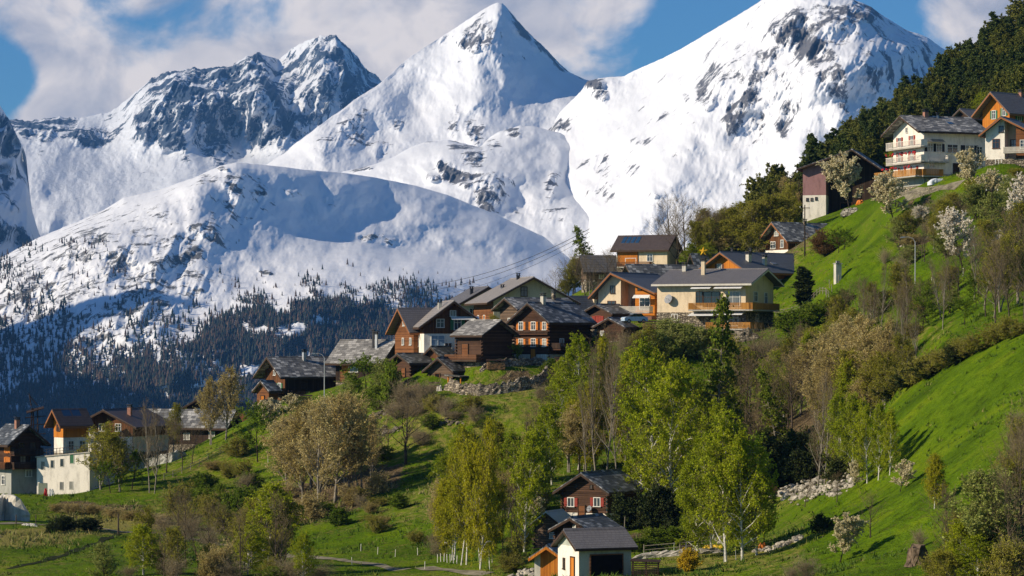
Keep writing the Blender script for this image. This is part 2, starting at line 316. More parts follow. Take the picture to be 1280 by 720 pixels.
# front dome with the far forest on its foot
FR = massif('snow_dome',
    [([(-120, 640), (900, 640)], [(-120, 4300), (400, 4300), (900, 4600)]),
     ([(-120, 540), (200, 520), (400, 500), (600, 500), (900, 520)], [(-120, 4800), (100, 4700), (400, 4850), (900, 5200)]),
     ([(-120, 450), (0, 450), (150, 440), (300, 400), (400, 380), (500, 370), (640, 390), (900, 450)], [(-120, 5150), (0, 5100), (150, 5000), (300, 5100), (400, 5150), (500, 5250), (640, 5500), (900, 6000)]),
     ([(-120, 430), (0, 400), (120, 365), (220, 340), (320, 335), (420, 330), (520, 335), (620, 350), (700, 370), (900, 440)], [(-120, 5350), (0, 5250), (120, 5250), (220, 5350), (320, 5500), (420, 5600), (520, 5650), (640, 5800), (900, 6300)]),
     ([(-120, 410), (0, 355), (100, 310), (180, 285), (250, 262), (330, 282), (420, 300), (520, 315), (620, 330), (700, 345), (900, 430)], [(-120, 5600), (0, 5500), (100, 5550), (180, 5650), (250, 5750), (300, 5820), (420, 6020), (520, 6130), (640, 6200), (900, 6550)]),
     ([(-120, 400), (0, 335), (100, 288), (180, 258), (250, 228), (300, 232), (350, 245), (430, 262), (520, 280), (620, 300), (700, 330), (900, 425)], [(-120, 5800), (0, 5800), (100, 5850), (180, 5900), (250, 5950), (300, 5990), (350, 6080), (430, 6270), (520, 6400), (640, 6450), (900, 6800)]),
     ([(-120, 395), (0, 322), (20, 312), (50, 296), (100, 276), (130, 262), (155, 247), (200, 237), (245, 221), (275, 207), (295, 203), (320, 205), (350, 208), (380, 212), (430, 216), (470, 222), (520, 232), (560, 244), (620, 268), (680, 296), (720, 330), (760, 370), (900, 430)],
      [(-120, 6100), (0, 6150), (150, 6200), (290, 6180), (340, 6270), (430, 6480), (520, 6700), (640, 6850), (900, 7100)])],
    -120, 900, 860, 330, M_near,
    [(270, 222, 16, 6, 10, .52), (285, 206, 7, 4, 0, .7), (310, 232, 26, 14, 30, .48), (318, 240, 12, 6, 10, .62), (370, 240, 14, 5, 20, .45), (300, 255, 30, 22, 0, .44), (245, 300, 40, 22, -35, .50), (210, 320, 34, 20, -50, .5), (120, 290, 20, 10, 0, .53), (90, 315, 34, 20, -30, .50), (145, 325, 26, 16, -30, .58), (60, 350, 40, 40, -40, .50), (30, 330, 50, 24, -30, .47), (20, 400, 50, 50, 0, .5), (180, 370, 26, 44, 40, .54), (120, 400, 40, 30, 0, .44), (195, 350, 12, 16, 20, .56), (458, 297, 10, 5, 0, .56), (485, 306, 12, 4, 0, .5), (100, 340, 150, 80, -30, .40), (420, 248, 8, 8, 0, .4), (60, 420, 60, 40, -30, .48), (335, 343, 12, 3, 0, .55), (230, 365, 40, 22, -35, .5)],
    105, 77, lump=.34, back=500, fine=.8, label='low rounded snow dome with scattered rocks above the far larch forest')
# valley floor far below, between the village hill and the mountains
m, nt, b = newmat('valley_floor_forest'); N = NT(nt)
N.link(N.ramp(N.noise(N.coord('Object', (.01, .01, .01)), 1, 6), [(.35, (.02, .035, .02)), (.7, (.06, .07, .04))]), b.inputs['Base Color'])
xs = np.linspace(-4000, 4000, 60); ys = np.linspace(700, 14000, 60); GX, GY = np.meshgrid(xs, ys)
GZ = -430 + 30 * fbm(GX / 900, GY / 900, 4, 5)
idx = np.arange(3600).reshape(60, 60)
FQ = np.stack([idx[:-1, :-1].ravel(), idx[:-1, 1:].ravel(), idx[1:, 1:].ravel(), idx[1:, :-1].ravel()], 1)
tag(mesh_obj('valley_floor', np.stack([GX, GY, GZ], -1).reshape(-1, 3), FQ, m, smooth=True), kind='structure')

# far larch and spruce forest: one object of many small trees
m_farcon, nt, b = newmat('far_conifers'); N = NT(nt)
gi = N.attr('tint')
N.link(N.ramp(gi, [(0, (.015, .03, .028)), (.5, (.03, .045, .035)), (.75, (.085, .06, .045)), (1, (.12, .085, .06))]), b.inputs['Base Color'])
def far_forest():
    V, PX, PYc = FR
    rs = np.random.RandomState(3)
    nr, nx = PX.shape
    N0 = 420000
    r = rs.rand(N0) * (nr - 2); c = rs.rand(N0) * (nx - 2); r0 = r.astype(int); c0 = c.astype(int)
    pos = V[r0, c0] + (V[r0 + 1, c0] - V[r0, c0]) * (r - r0)[:, None] + (V[r0, c0 + 1] - V[r0, c0]) * (c - c0)[:, None]
    px = 640 + FOC * pos[:, 0] / pos[:, 1]; py = HOR - FOC * pos[:, 2] / pos[:, 1]
    line = np.interp(px, [-100, 0, 60, 130, 190, 240, 300, 380, 420, 480, 560, 640, 800], [470, 470, 450, 440, 420, 395, 368, 352, 350, 352, 365, 380, 420])
    n = fbm(px / 35, py / 25, 4, 21)
    d = (py - line) / 60 + n * .8
    prob = np.clip(.16 + d * .9, 0, 1) * np.clip((py - line + 14) / 30, 0, 1)
    prob *= np.clip(1 + 3.4 * fbm(px / 45 + 9, py / 16, 5, 33, .65), .04, 1.25)
    # band of scattered trees on the left, sunlit flank
    left = (px < 300) & (py > 300)
    prob = np.maximum(prob, np.where(left, np.clip(.18 * (fbm(px / 30 - .8 * py / 30, py / 60, 4, 61) - .02) + .25 * np.clip((py - 370) / 90, 0, 1), 0, .3), 0))
    prob = np.maximum(prob, np.where((py > line - 22), .004, .0))
    prob *= (py < 640) & (px < 800)
    keep = rs.rand(N0) < prob * np.where(py > line + 25, .80, .45)
    pos = pos[keep]; px = px[keep]; py = py[keep]
    n = len(pos)
    h = (6 + 13 * rs.rand(n) ** 1.6) * np.where(py < 380, .8, 1); w = h * (.14 + .08 * rs.rand(n)); K = 5
    ang = np.arange(K) * 2 * np.pi / K
    VV = []; FF = []; TT = []; base = 0
    # two stacked cones give a ragged edge
    for (z0, z1, ww) in ((.08, .72, 1.0), (.45, 1.0, .62)):
        ring = np.stack([np.cos(ang)[None, :] * (w * ww)[:, None] * (1 + .5 * (rs.rand(n, K) - .5)), np.sin(ang)[None, :] * (w * ww)[:, None] * (1 + .5 * (rs.rand(n, K) - .5)), (h * z0)[:, None] + h[:, None] * .06 * rs.rand(n, K)], -1) + pos[:, None, :]
        tip = np.stack([0 * h, 0 * h, h * z1], -1)[:, None, :] + pos[:, None, :]
        v = np.concatenate([ring, tip], 1).reshape(-1, 3)
        b0 = base + np.arange(n)[:, None] * (K + 1)
        f = np.stack([b0 + np.arange(K)[None, :], b0 + (np.arange(K)[None, :] + 1) % K, b0 + K + 0 * np.arange(K)[None, :]], -1).reshape(-1, 3)
        VV.append(v); FF.append(f); base += n * (K + 1)
    tint = rs.rand(n); t2 = np.repeat(tint, K + 1); TT = np.concatenate([t2, t2])
    o = mesh_obj('far_forest', np.concatenate(VV), np.concatenate(FF), m_farcon, attr={'tint': TT})
    tag(o, 'far-off larch and spruce forest standing in snow on the foot of the dome', 'forest', kind='stuff')
    print('far trees', n)
far_forest()
# unseen ridge added at far left, its crest shaped to shade the dome's foot
def shade_ridge():
    cs = np.linspace(0, 1, 60); xs = -1500 - 900 * cs * 0
    ax = np.linspace(3000, 7600, 70)
    rows = []
    for k, f in enumerate(np.linspace(-1, 1, 21)):
        hgt = np.interp(ax, [3000, 3700, 4200, 4445, 4520, 4600, 4680, 4740, 5000, 5500, 6200, 7600], [500, 900, 880, 830, 880, 1080, 1040, 760, 560, 320, 200, 60]) + 60 * fbm(ax / 300, ax * 0, 4, 88)
        prof = (1 - abs(f)) ** 1.15
        x = -2350 + f * 1050 + 60 * fbm(ax / 200, ax * 0 + f * 3, 3, 89)
        z = -430 + (hgt + 430) * prof + 40 * fbm(ax / 150, ax * 0 + f * 4, 4, 90) * (prof > 0)
        rows.append(np.stack([x, ax, z], -1))
    V = np.array(rows); idx = np.arange(V.shape[0] * V.shape[1]).reshape(V.shape[:2])
    F = np.stack([idx[:-1, :-1].ravel(), idx[:-1, 1:].ravel(), idx[1:, 1:].ravel(), idx[1:, :-1].ravel()], 1)
    tag(mesh_obj('shade_ridge', V.reshape(-1, 3), F, M_near, smooth=True, attr={'rock': np.full(V.shape[0] * V.shape[1], .45)}), kind='structure')
shade_ridge()
# ---------------------------------------------------------------- the village hill: one height field through surveyed points
CP = [  # picture column, row, metres away
 (-60,720,300),(0,720,300),(150,720,300),(300,720,300),(450,720,295),(560,720,290),(640,722,283),(700,722,270),(750,724,262),(800,722,266),(850,722,262),(900,721,255),(1000,724,238),(1120,722,225),(1280,722,212),(1400,722,205),
 (0,690,325),(100,695,325),(200,695,325),(0,652,372),(60,655,372),(150,663,368),(230,673,362),(330,688,350),(420,696,335),(520,706,318),
 (0,640,395),(70,640,402),(150,630,410),(230,620,412),(300,640,396),
 (20,620,430),(77,617,435),(112,613,433),(166,590,456),(220,580,478),
 (-120,610,430),(-60,640,400),
 (260,560,480),(300,540,482),(340,512,484),(380,502,484),(430,490,478),(470,478,474),(495,482,442),
 (300,600,430),(380,600,412),(450,640,378),(380,660,372),(500,670,350),(600,690,318),
 (420,560,430),(500,540,424),(560,520,420),(600,560,410),(560,610,380),(620,650,345),(640,600,375),
 (520,494,432),(560,493,429),(600,492,428),(650,478,431),(640,500,423),(700,462,437),(740,466,434),(700,500,420),(760,480,428),(686,453,441),(602,455,436),(530,446,446),(513,475,440),(565,481,435),(764,411,451),(779,427,443),(815,399,455),(850,404,452),(932,417,446),(975,412,450),(936,380,486),(985,322,524),(1155,229,474),(1286,213,462),(356,502,476),(410,488,476),(640,447,448),(580,446,446),(720,445,450),
 (560,436,474),(620,432,476),(690,420,486),(740,412,478),(790,424,440),(870,428,438),(920,430,436),(990,400,456),(1010,380,462),
 (680,392,520),(760,368,520),(800,352,530),(860,345,520),(940,350,500),(1000,350,482),(1040,345,470),
 (700,380,560),(760,345,570),(830,325,560),(900,310,560),(960,297,540),(1020,300,500),(1060,300,492),
 (760,560,392),(800,520,412),(860,560,388),(700,560,396),(700,620,350),(740,652,340),(800,640,345),(850,650,330),(900,620,350),(780,690,288),
 (690,700,292),(720,690,298),
 (850,682,312),(900,690,300),(930,660,318),(1000,618,336),(1050,608,338),(1000,500,400),(950,470,425),(1000,440,428),(1060,420,418),(900,500,410),
 (1040,560,352),(960,560,372),
 (1000,690,262),(1060,698,250),(1100,650,262),(1190,672,240),(1280,660,228),(1100,600,288),(1180,560,280),(1280,560,254),(1110,520,320),(1200,500,290),(1280,480,278),
 (1080,480,352),(1150,450,335),(1220,425,322),(1280,410,306),(1060,640,280),
 (1060,455,398),(1120,425,388),(1180,400,376),(1280,370,352),
 (1100,370,415),(1180,340,408),(1280,320,385),(1060,330,448),(1100,300,455),(1160,290,450),(1280,260,425),
 (1010,278,560),(1035,277,545),(1060,262,505),(1100,258,490),(1130,234,486),(1160,228,482),(1200,225,478),(1240,216,470),(1280,205,462),
 (1000,268,600),(1060,240,600),(1100,225,600),(1160,200,610),(1230,180,610),(1290,160,600),
 (900,300,650),(950,275,680),(1000,245,700),(1060,205,730),(1120,160,760),(1180,115,790),(1230,75,810),(1290,35,840),(1380,-20,880),(1460,-60,920),
 (1150,180,680),(1230,140,690),(1290,120,690),(1400,100,600),(1400,250,450),(1400,400,320),(1400,550,250),
]
# behind the skyline the ground falls away
BACK = [(-120,760,620),(0,760,620),(100,740,620),(200,720,620),(300,700,620),(400,680,640),(500,640,680),(600,620,720),(700,600,760),(800,540,800),
        (260,640,530),(340,600,540),(430,570,545),(520,530,580),(640,470,640),(740,420,680),(840,370,720),
        (900,420,860),(980,350,900),(1060,290,950),(1130,240,980),(1200,190,1000),(1290,120,1050),(1420,40,1100),
        (0,1000,900),(300,1000,1000),(600,900,1050),(800,750,1100),(1000,560,1150),(1200,400,1200),(1420,300,1250)]
pts = np.array([[(a - 640) / FOC * Y, Y, (HOR - b) / FOC * Y] for a, b, Y in CP + BACK] +
               [[x, y, z] for x, y, z in [(-260, 100, -34), (-100, 150, -30), (0, 150, -29), (100, 150, -22), (-60, 60, -22), (60, 60, -16), (0, 0, -2.2), (-150, 0, -10), (150, 0, 4), (260, 120, 8), (0, -60, 8), (-250, 300, -40), (-250, 500, -30), (-260, 800, -110), (-260, 1250, -200),
                                   (320, 300, 60), (340, 500, 80), (360, 800, 150), (360, 1250, 120), (340, 80, 20)]])
def tps_fit(p, lam):
    n = len(p); S = 200.0; A = p[:, :2] / S
    d = np.linalg.norm(A[:, None] - A[None], axis=-1); K = np.where(d > 0, d * d * np.log(d + 1e-12), 0) + lam * np.eye(n)
    Q = np.concatenate([np.ones((n, 1)), A], 1)
    M = np.block([[K, Q], [Q.T, np.zeros((3, 3))]])
    sol = np.linalg.solve(M, np.concatenate([p[:, 2], np.zeros(3)]))
    return A, sol, S
TA, TSOL, TS = tps_fit(pts, 2e-5)
HX0, HX1, HY0, HY1, HD = -280.0, 380.0, -60.0, 1260.0, 2.0
hx = np.arange(HX0, HX1 + .1, HD); hy = np.arange(HY0, HY1 + .1, HD)
HGX, HGY = np.meshgrid(hx, hy)
def tps_eval(x, y):
    q = np.stack([x.ravel(), y.ravel()], 1) / TS; out = np.zeros(len(q))
    for i in range(0, len(q), 20000):
        d = np.linalg.norm(q[i:i + 20000, None] - TA[None], axis=-1); K = np.where(d > 0, d * d * np.log(d + 1e-12), 0)
        out[i:i + 20000] = K @ TSOL[:-3] + TSOL[-3] + q[i:i + 20000] @ TSOL[-2:]
    return out.reshape(x.shape)
HZ = tps_eval(HGX, HGY)
HZ = HZ + .55 * fbm(HGX / 14, HGY / 14, 4, 91) + .18 * ridged(HGX / 5, (HGY + .8 * HZ) / 5, 3, 93)
def flatten(px, py, Y, r, soft, z=None, exact=True):
    c = P(px, py, Y); d = np.hypot(HGX - c.x, HGY - c.y); t = np.clip((r + soft - d) / soft, 0, 1); t = t * t * (3 - 2 * t)
    HZ[:] = HZ * (1 - t) + (c.z if z is None else z) * t
def ground(x, y):
    fx = (x - HX0) / HD; fy = (y - HY0) / HD; i = np.clip(np.floor(fx).astype(int), 0, len(hx) - 2); j = np.clip(np.floor(fy).astype(int), 0, len(hy) - 2)
    a = fx - i; b = fy - j
    return (HZ[j, i] * (1 - a) + HZ[j, i + 1] * a) * (1 - b) + (HZ[j + 1, i] * (1 - a) + HZ[j + 1, i + 1] * a) * b
YS = np.arange(190, 1200, 1.0)
def hit(px, py, y0=190, y1=1200):
    """first point of the hill along the sight line through a spot of the photo"""
    ys = YS[(YS >= y0) & (YS < y1)]; x = (px - 640) / FOC * ys; z = (HOR - py) / FOC * ys
    g = ground(x, ys); k = np.nonzero(g >= z)[0]
    if len(k) == 0:
        k = [int(np.argmax((g - z)))]
    k = k[0]; Y = ys[k]
    if k > 0 and g[k] >= z[k]:
        a0 = z[k - 1] - g[k - 1]; a1 = g[k] - z[k]; Y = ys[k - 1] + (a0 / (a0 + a1 + 1e-9))
    x = (px - 640) / FOC * Y
    return Vector((x, Y, float(ground(np.array(x), np.array(Y)))))
# spots in picture space where the turf is bare earth, dry straw or gravel
def spot_field(px, py, L, seed):
    wx = px + 10 * fbm(px / 25, py / 18, 3, seed); wy = py + 7 * fbm(px / 25, py / 18, 3, seed + 4); a = np.zeros(px.shape)
    for cx, cy, rx, ry, ang, amt in L:
        ca, sa = math.cos(R(ang)), math.sin(R(ang)); dx = wx - cx; dy = wy - cy
        u = (dx * ca + dy * sa) / rx; w = (-dx * sa + dy * ca) / ry; a = np.maximum(a, amt * np.clip(1.5 - (u * u + w * w), 0, 1))
    return a
EARTH = [(410, 625, 62, 26, -20, .95), (470, 600, 50, 16, -15, .7), (350, 640, 36, 18, 0, .7), (100, 632, 34, 8, 5, .8), (170, 640, 40, 8, 8, .7), (650, 470, 26, 8, -5, .8), (590, 487, 22, 5, -5, .3), (510, 486, 30, 12, 0, .7),
         (560, 605, 60, 30, -30, .25), (1160, 250, 30, 4, -8, .8), (1150, 303, 30, 3, -25, .7), (1080, 242, 20, 5, -30, .6), (820, 672, 60, 9, 0, .6), (980, 560, 110, 55, 0, .8), (900, 560, 120, 60, 0, .6), (1010, 480, 120, 40, -20, .45), (1250, 350, 60, 30, 0, .35),
         (515, 510, 40, 14, 0, .6), (940, 410, 40, 12, 0, .5), (780, 420, 40, 20, 0, .5), (700, 520, 80, 40, 0, .3), (240, 655, 50, 18, 0, .5), (300, 700, 60, 20, 0, .4), (1150, 395, 70, 14, -25, .35), (960, 300, 60, 30, 0, .6)]
DRY = [(40, 672, 80, 14, -5, .75), (150, 650, 90, 8, 4, .7), (110, 660, 70, 9, 0, .6), (430, 590, 70, 24, -20, .5), (230, 610, 30, 12, 0, .4), (520, 630, 60, 30, -20, .4), (650, 480, 30, 10, 0, .5), (1090, 410, 60, 16, -20, .4), (780, 590, 60, 40, 0, .3), (600, 520, 60, 12, 0, .35), (1220, 230, 50, 12, 0, .3), (1150, 420, 60, 12, -20, .4)]
def build_hill():
    px = 640 + FOC * HGX / np.maximum(HGY, 50); py = HOR - FOC * HZ / np.maximum(HGY, 50)
    e = spot_field(px, py, EARTH, 201); d = spot_field(px, py, DRY, 211)
    d = np.maximum(d, np.where(px < 1020, .36 + .22 * fbm(HGX / 22, HGY / 22, 4, 77), .22 + .2 * fbm(HGX / 30, HGY / 30, 4, 77)))
    e = np.where(HGY > 600, np.maximum(e, .8), e)
    n0, n1 = HZ.shape; idx = np.arange(n0 * n1).reshape(n0, n1)
    F = np.stack([idx[:-1, :-1].ravel(), idx[:-1, 1:].ravel(), idx[1:, 1:].ravel(), idx[1:, :-1].ravel()], 1)
    m, nt, b = newmat('meadow'); N = NT(nt)
    v = N.coord('Object'); n1_ = N.noise(v, .9, 6, .6); n2_ = N.noise(v, .12, 5, .55); n3_ = N.noise(v, 5.0, 3, .6)
    g = N.ramp(n2_, [(.28, (.055, .105, .003)), (.5, (.098, .175, .004)), (.74, (.165, .228, .007))])
    g2 = N.ramp(n1_, [(.30, (.50, .48, .4)), (.48, (1, 1, 1)), (.72, (1.25, 1.12, 1.2))])
    g = N.mix(1.0, g, g2, 'MULTIPLY')
    g3 = N.ramp(n3_, [(.35, (.62, .66, .6)), (.65, (1.15, 1.1, 1.1))]); g = N.mix(.8, g, g3, 'MULTIPLY')
    dryc = N.ramp(n3_, [(.3, (.17, .16, .03)), (.7, (.36, .31, .09))])
    earthc = N.ramp(N.noise(v, 2.4, 5, .65), [(.3, (.055, .040, .020)), (.55, (.15, .11, .06)), (.75, (.30, .24, .14))])
    fd = N.step(N.math('SUBTRACT', N.math('MULTIPLY', N.attr('dry'), 1.05), n1_), -.18, .16)
    fe = N.step(N.math('SUBTRACT', N.math('MULTIPLY', N.attr('earth'), 1.0), n1_), -.10, .12)
    N.link(N.mix(fe, N.mix(fd, g, dryc), earthc), b.inputs['Base Color']); b.inputs['Roughness'].default_value = .95
    b.inputs['Specular IOR Level'].default_value = .05
    N.bump(N.math('ADD', N.math('MULTIPLY', n1_, 1.0), N.math('MULTIPLY', n3_, .35)), .8, .9, b)
    tag(mesh_obj('hillside', np.stack([HGX, HGY, HZ], -1).reshape(-1, 3), F, m, smooth=True, attr={'earth': e, 'dry': d}), kind='structure')
build_hill()
# ---------------------------------------------------------------- materials of houses and plants
MATS = {}
def plain(name, col, rough=.8, spec=.25, metal=0, var=.12, scale=3.0):
    if name in MATS: return MATS[name]
    m, nt, b = newmat(name); N = NT(nt)
    n = N.noise(N.coord('Object'), scale, 6, .65)
    N.link(N.ramp(n, [(.3, tuple(c * (1 - var * 1.6) for c in col)), (.7, tuple(min(1, c * (1 + var)) for c in col))]), b.inputs['Base Color'])
    b.inputs['Roughness'].default_value = rough; b.inputs['Specular IOR Level'].default_value = spec; b.inputs['Metallic'].default_value = metal
    MATS[name] = m; return m
def plaster(name, col):
    if name in MATS: return MATS[name]
    m, nt, b = newmat(name); N = NT(nt); v = N.coord('Object', (1, 1, .35)); n = N.noise(v, 1.1, 7, .7); n2 = N.noise(N.coord('Object'), 6, 4, .6)
    c = N.ramp(n, [(.28, tuple(x * .55 for x in col)), (.5, tuple(x * .92 for x in col)), (.7, col)])
    c = N.mix(.6, c, N.ramp(n2, [(.3, .82), (.7, 1.0)]), 'MULTIPLY')
    N.link(c, b.inputs['Base Color']); b.inputs['Roughness'].default_value = .9; b.inputs['Specular IOR Level'].default_value = .1
    N.bump(n2, .4, .03, b); MATS[name] = m; return m
def wood(name, A, B, pitch=.24, vertical=False, line=.10):
    if name in MATS: return MATS[name]
    m, nt, b = newmat(name); N = NT(nt)
    co = N.node('ShaderNodeTexCoord'); sp = N.node('ShaderNodeSeparateXYZ'); N.link(co.outputs['Object'], sp.inputs[0])
    t = N.math('ADD', sp.outputs['X'], sp.outputs['Y']) if vertical else sp.outputs['Z']
    q = N.math('DIVIDE', t, pitch); fr = N.math('FRACT', q); fl = N.math('FLOOR', q)
    wn_ = N.node('ShaderNodeTexWhiteNoise', noise_dimensions='1D'); N.link(fl, wn_.inputs['W'])
    st = N.coord('Object', (.5, .5, 7) if not vertical else (7, 7, .5)); n = N.noise(st, 1.6, 6, .65)
    n2 = N.noise(N.coord('Object'), .7, 4, .6)
    f = N.math('ADD', N.math('MULTIPLY', wn_.outputs['Value'], .35), N.math('MULTIPLY', N.math('ADD', n, n2), .42))
    c = N.ramp(f, [(.32, A), (.78, B)])
    e = N.math('ABSOLUTE', N.math('SUBTRACT', fr, .5)); gap = N.step(e, .5 - line, .5)
    c = N.mix(gap, c, tuple(x * .22 for x in A)); N.link(c, b.inputs['Base Color']); b.inputs['Roughness'].default_value = .8; b.inputs['Specular IOR Level'].default_value = .2
    N.bump(N.math('SUBTRACT', 1.0, gap), .8, .06, b); MATS[name] = m; return m
def slates(name, A, B, C=None, su=.75, sv=.42, blue=0, rough=.6, rand=1.0, bumpd=.06):
    """roof courses: rows run along the ridge (local y), step down the slope (local x)"""
    if name in MATS: return MATS[name]
    m, nt, b = newmat(name); N = NT(nt)
    co = N.node('ShaderNodeTexCoord'); sp = N.node('ShaderNodeSeparateXYZ'); N.link(co.outputs['Object'], sp.inputs[0])
    wob = N.noise(N.coord('Object'), .8, 3); row = N.math('DIVIDE', N.math('ADD', N.math('ABSOLUTE', sp.outputs['X']), N.math('MULTIPLY', wob, .35 * rand)), sv)
    fr = N.math('FLOOR', row); w1 = N.node('ShaderNodeTexWhiteNoise', noise_dimensions='1D'); N.link(fr, w1.inputs['W'])
    colm = N.math('ADD', N.math('DIVIDE', sp.outputs['Y'], su), N.math('MULTIPLY', w1.outputs['Value'], 7.0)); fc = N.math('FLOOR', colm)
    cb = N.node('ShaderNodeCombineXYZ'); N.link(fr, cb.inputs[0]); N.link(fc, cb.inputs[1]); w2 = N.node('ShaderNodeTexWhiteNoise', noise_dimensions='2D'); N.link(cb.outputs[0], w2.inputs['Vector'])
    n = N.noise(N.coord('Object'), .9, 6, .7); n3 = N.noise(N.coord('Object'), 5, 5, .7)
    f = N.math('ADD', N.math('MULTIPLY', w2.outputs['Value'], .55 * rand), N.math('MULTIPLY', N.math('ADD', n, n3), .5 - .25 * rand + .05))
    c = N.ramp(f, [(.22, A), (.62, B), (.86, C or B)])
    er = N.math('ABSOLUTE', N.math('SUBTRACT', N.math('FRACT', row), .5)); gp = N.step(er, .36, .5)
    ec = N.math('ABSOLUTE', N.math('SUBTRACT', N.math('FRACT', colm), .5)); gp2 = N.step(ec, .44, .5)
    g = N.math('MAXIMUM', gp, gp2); c = N.mix(N.math('MULTIPLY', g, .75), c, tuple(x * .35 for x in A))
    N.link(c, b.inputs['Base Color']); b.inputs['Roughness'].default_value = rough; b.inputs['Specular IOR Level'].default_value = .35
    N.bump(N.math('ADD', N.math('FRACT', row), N.math('MULTIPLY', w2.outputs['Value'], 1.0 * rand)), .9, bumpd, b); MATS[name] = m; return m
def stones(name, A, B, size=.45, mort=(.03, .027, .02)):
    if name in MATS: return MATS[name]
    m, nt, b = newmat(name); N = NT(nt); v = N.coord('Object', (1, 1, 1.7))
    vo = N.node('ShaderNodeTexVoronoi'); vo.inputs['Scale'].default_value = 1 / size; N.link(v, vo.inputs['Vector'])
    ve = N.node('ShaderNodeTexVoronoi', feature='DISTANCE_TO_EDGE'); ve.inputs['Scale'].default_value = 1 / size; N.link(v, ve.inputs['Vector'])
    sp = N.node('ShaderNodeSeparateColor'); N.link(vo.outputs['Color'], sp.inputs[0])
    n = N.noise(v, 3, 5, .65); f = N.math('ADD', N.math('MULTIPLY', sp.outputs[0], .6), N.math('MULTIPLY', n, .45))
    c = N.ramp(f, [(.25, A), (.8, B)]); e = N.step(ve.outputs['Distance'], .015, .09); N.link(N.mix(e, mort, c), b.inputs['Base Color'])
    b.inputs['Roughness'].default_value = .9; N.bump(e, .9, .10, b); MATS[name] = m; return m
def leafmat(name, cols, trans=.35, tvar=.35):
    if name in MATS: return MATS[name]
    m, nt, b = newmat(name); N = NT(nt)
    oi = N.node('ShaderNodeObjectInfo')
    f = N.math('ADD', N.math('MULTIPLY', N.attr('tint'), 1 - tvar), N.math('MULTIPLY', oi.outputs['Random'], tvar))
    k = len(cols); c = N.ramp(f, [((i + .15) / (k - .7), cc) for i, cc in enumerate(cols)])
    N.link(c, b.inputs['Base Color']); b.inputs['Roughness'].default_value = .7; b.inputs['Specular IOR Level'].default_value = .15
    tr = N.node('ShaderNodeBsdfTranslucent'); N.link(c, tr.inputs['Color']); mxs = N.node('ShaderNodeMixShader'); mxs.inputs[0].default_value = trans
    out = [n for n in nt.nodes if n.type == 'OUTPUT_MATERIAL'][0]
    N.link(b.outputs[0], mxs.inputs[1]); N.link(tr.outputs[0], mxs.inputs[2]); N.link(mxs.outputs[0], out.inputs[0]); MATS[name] = m; return m
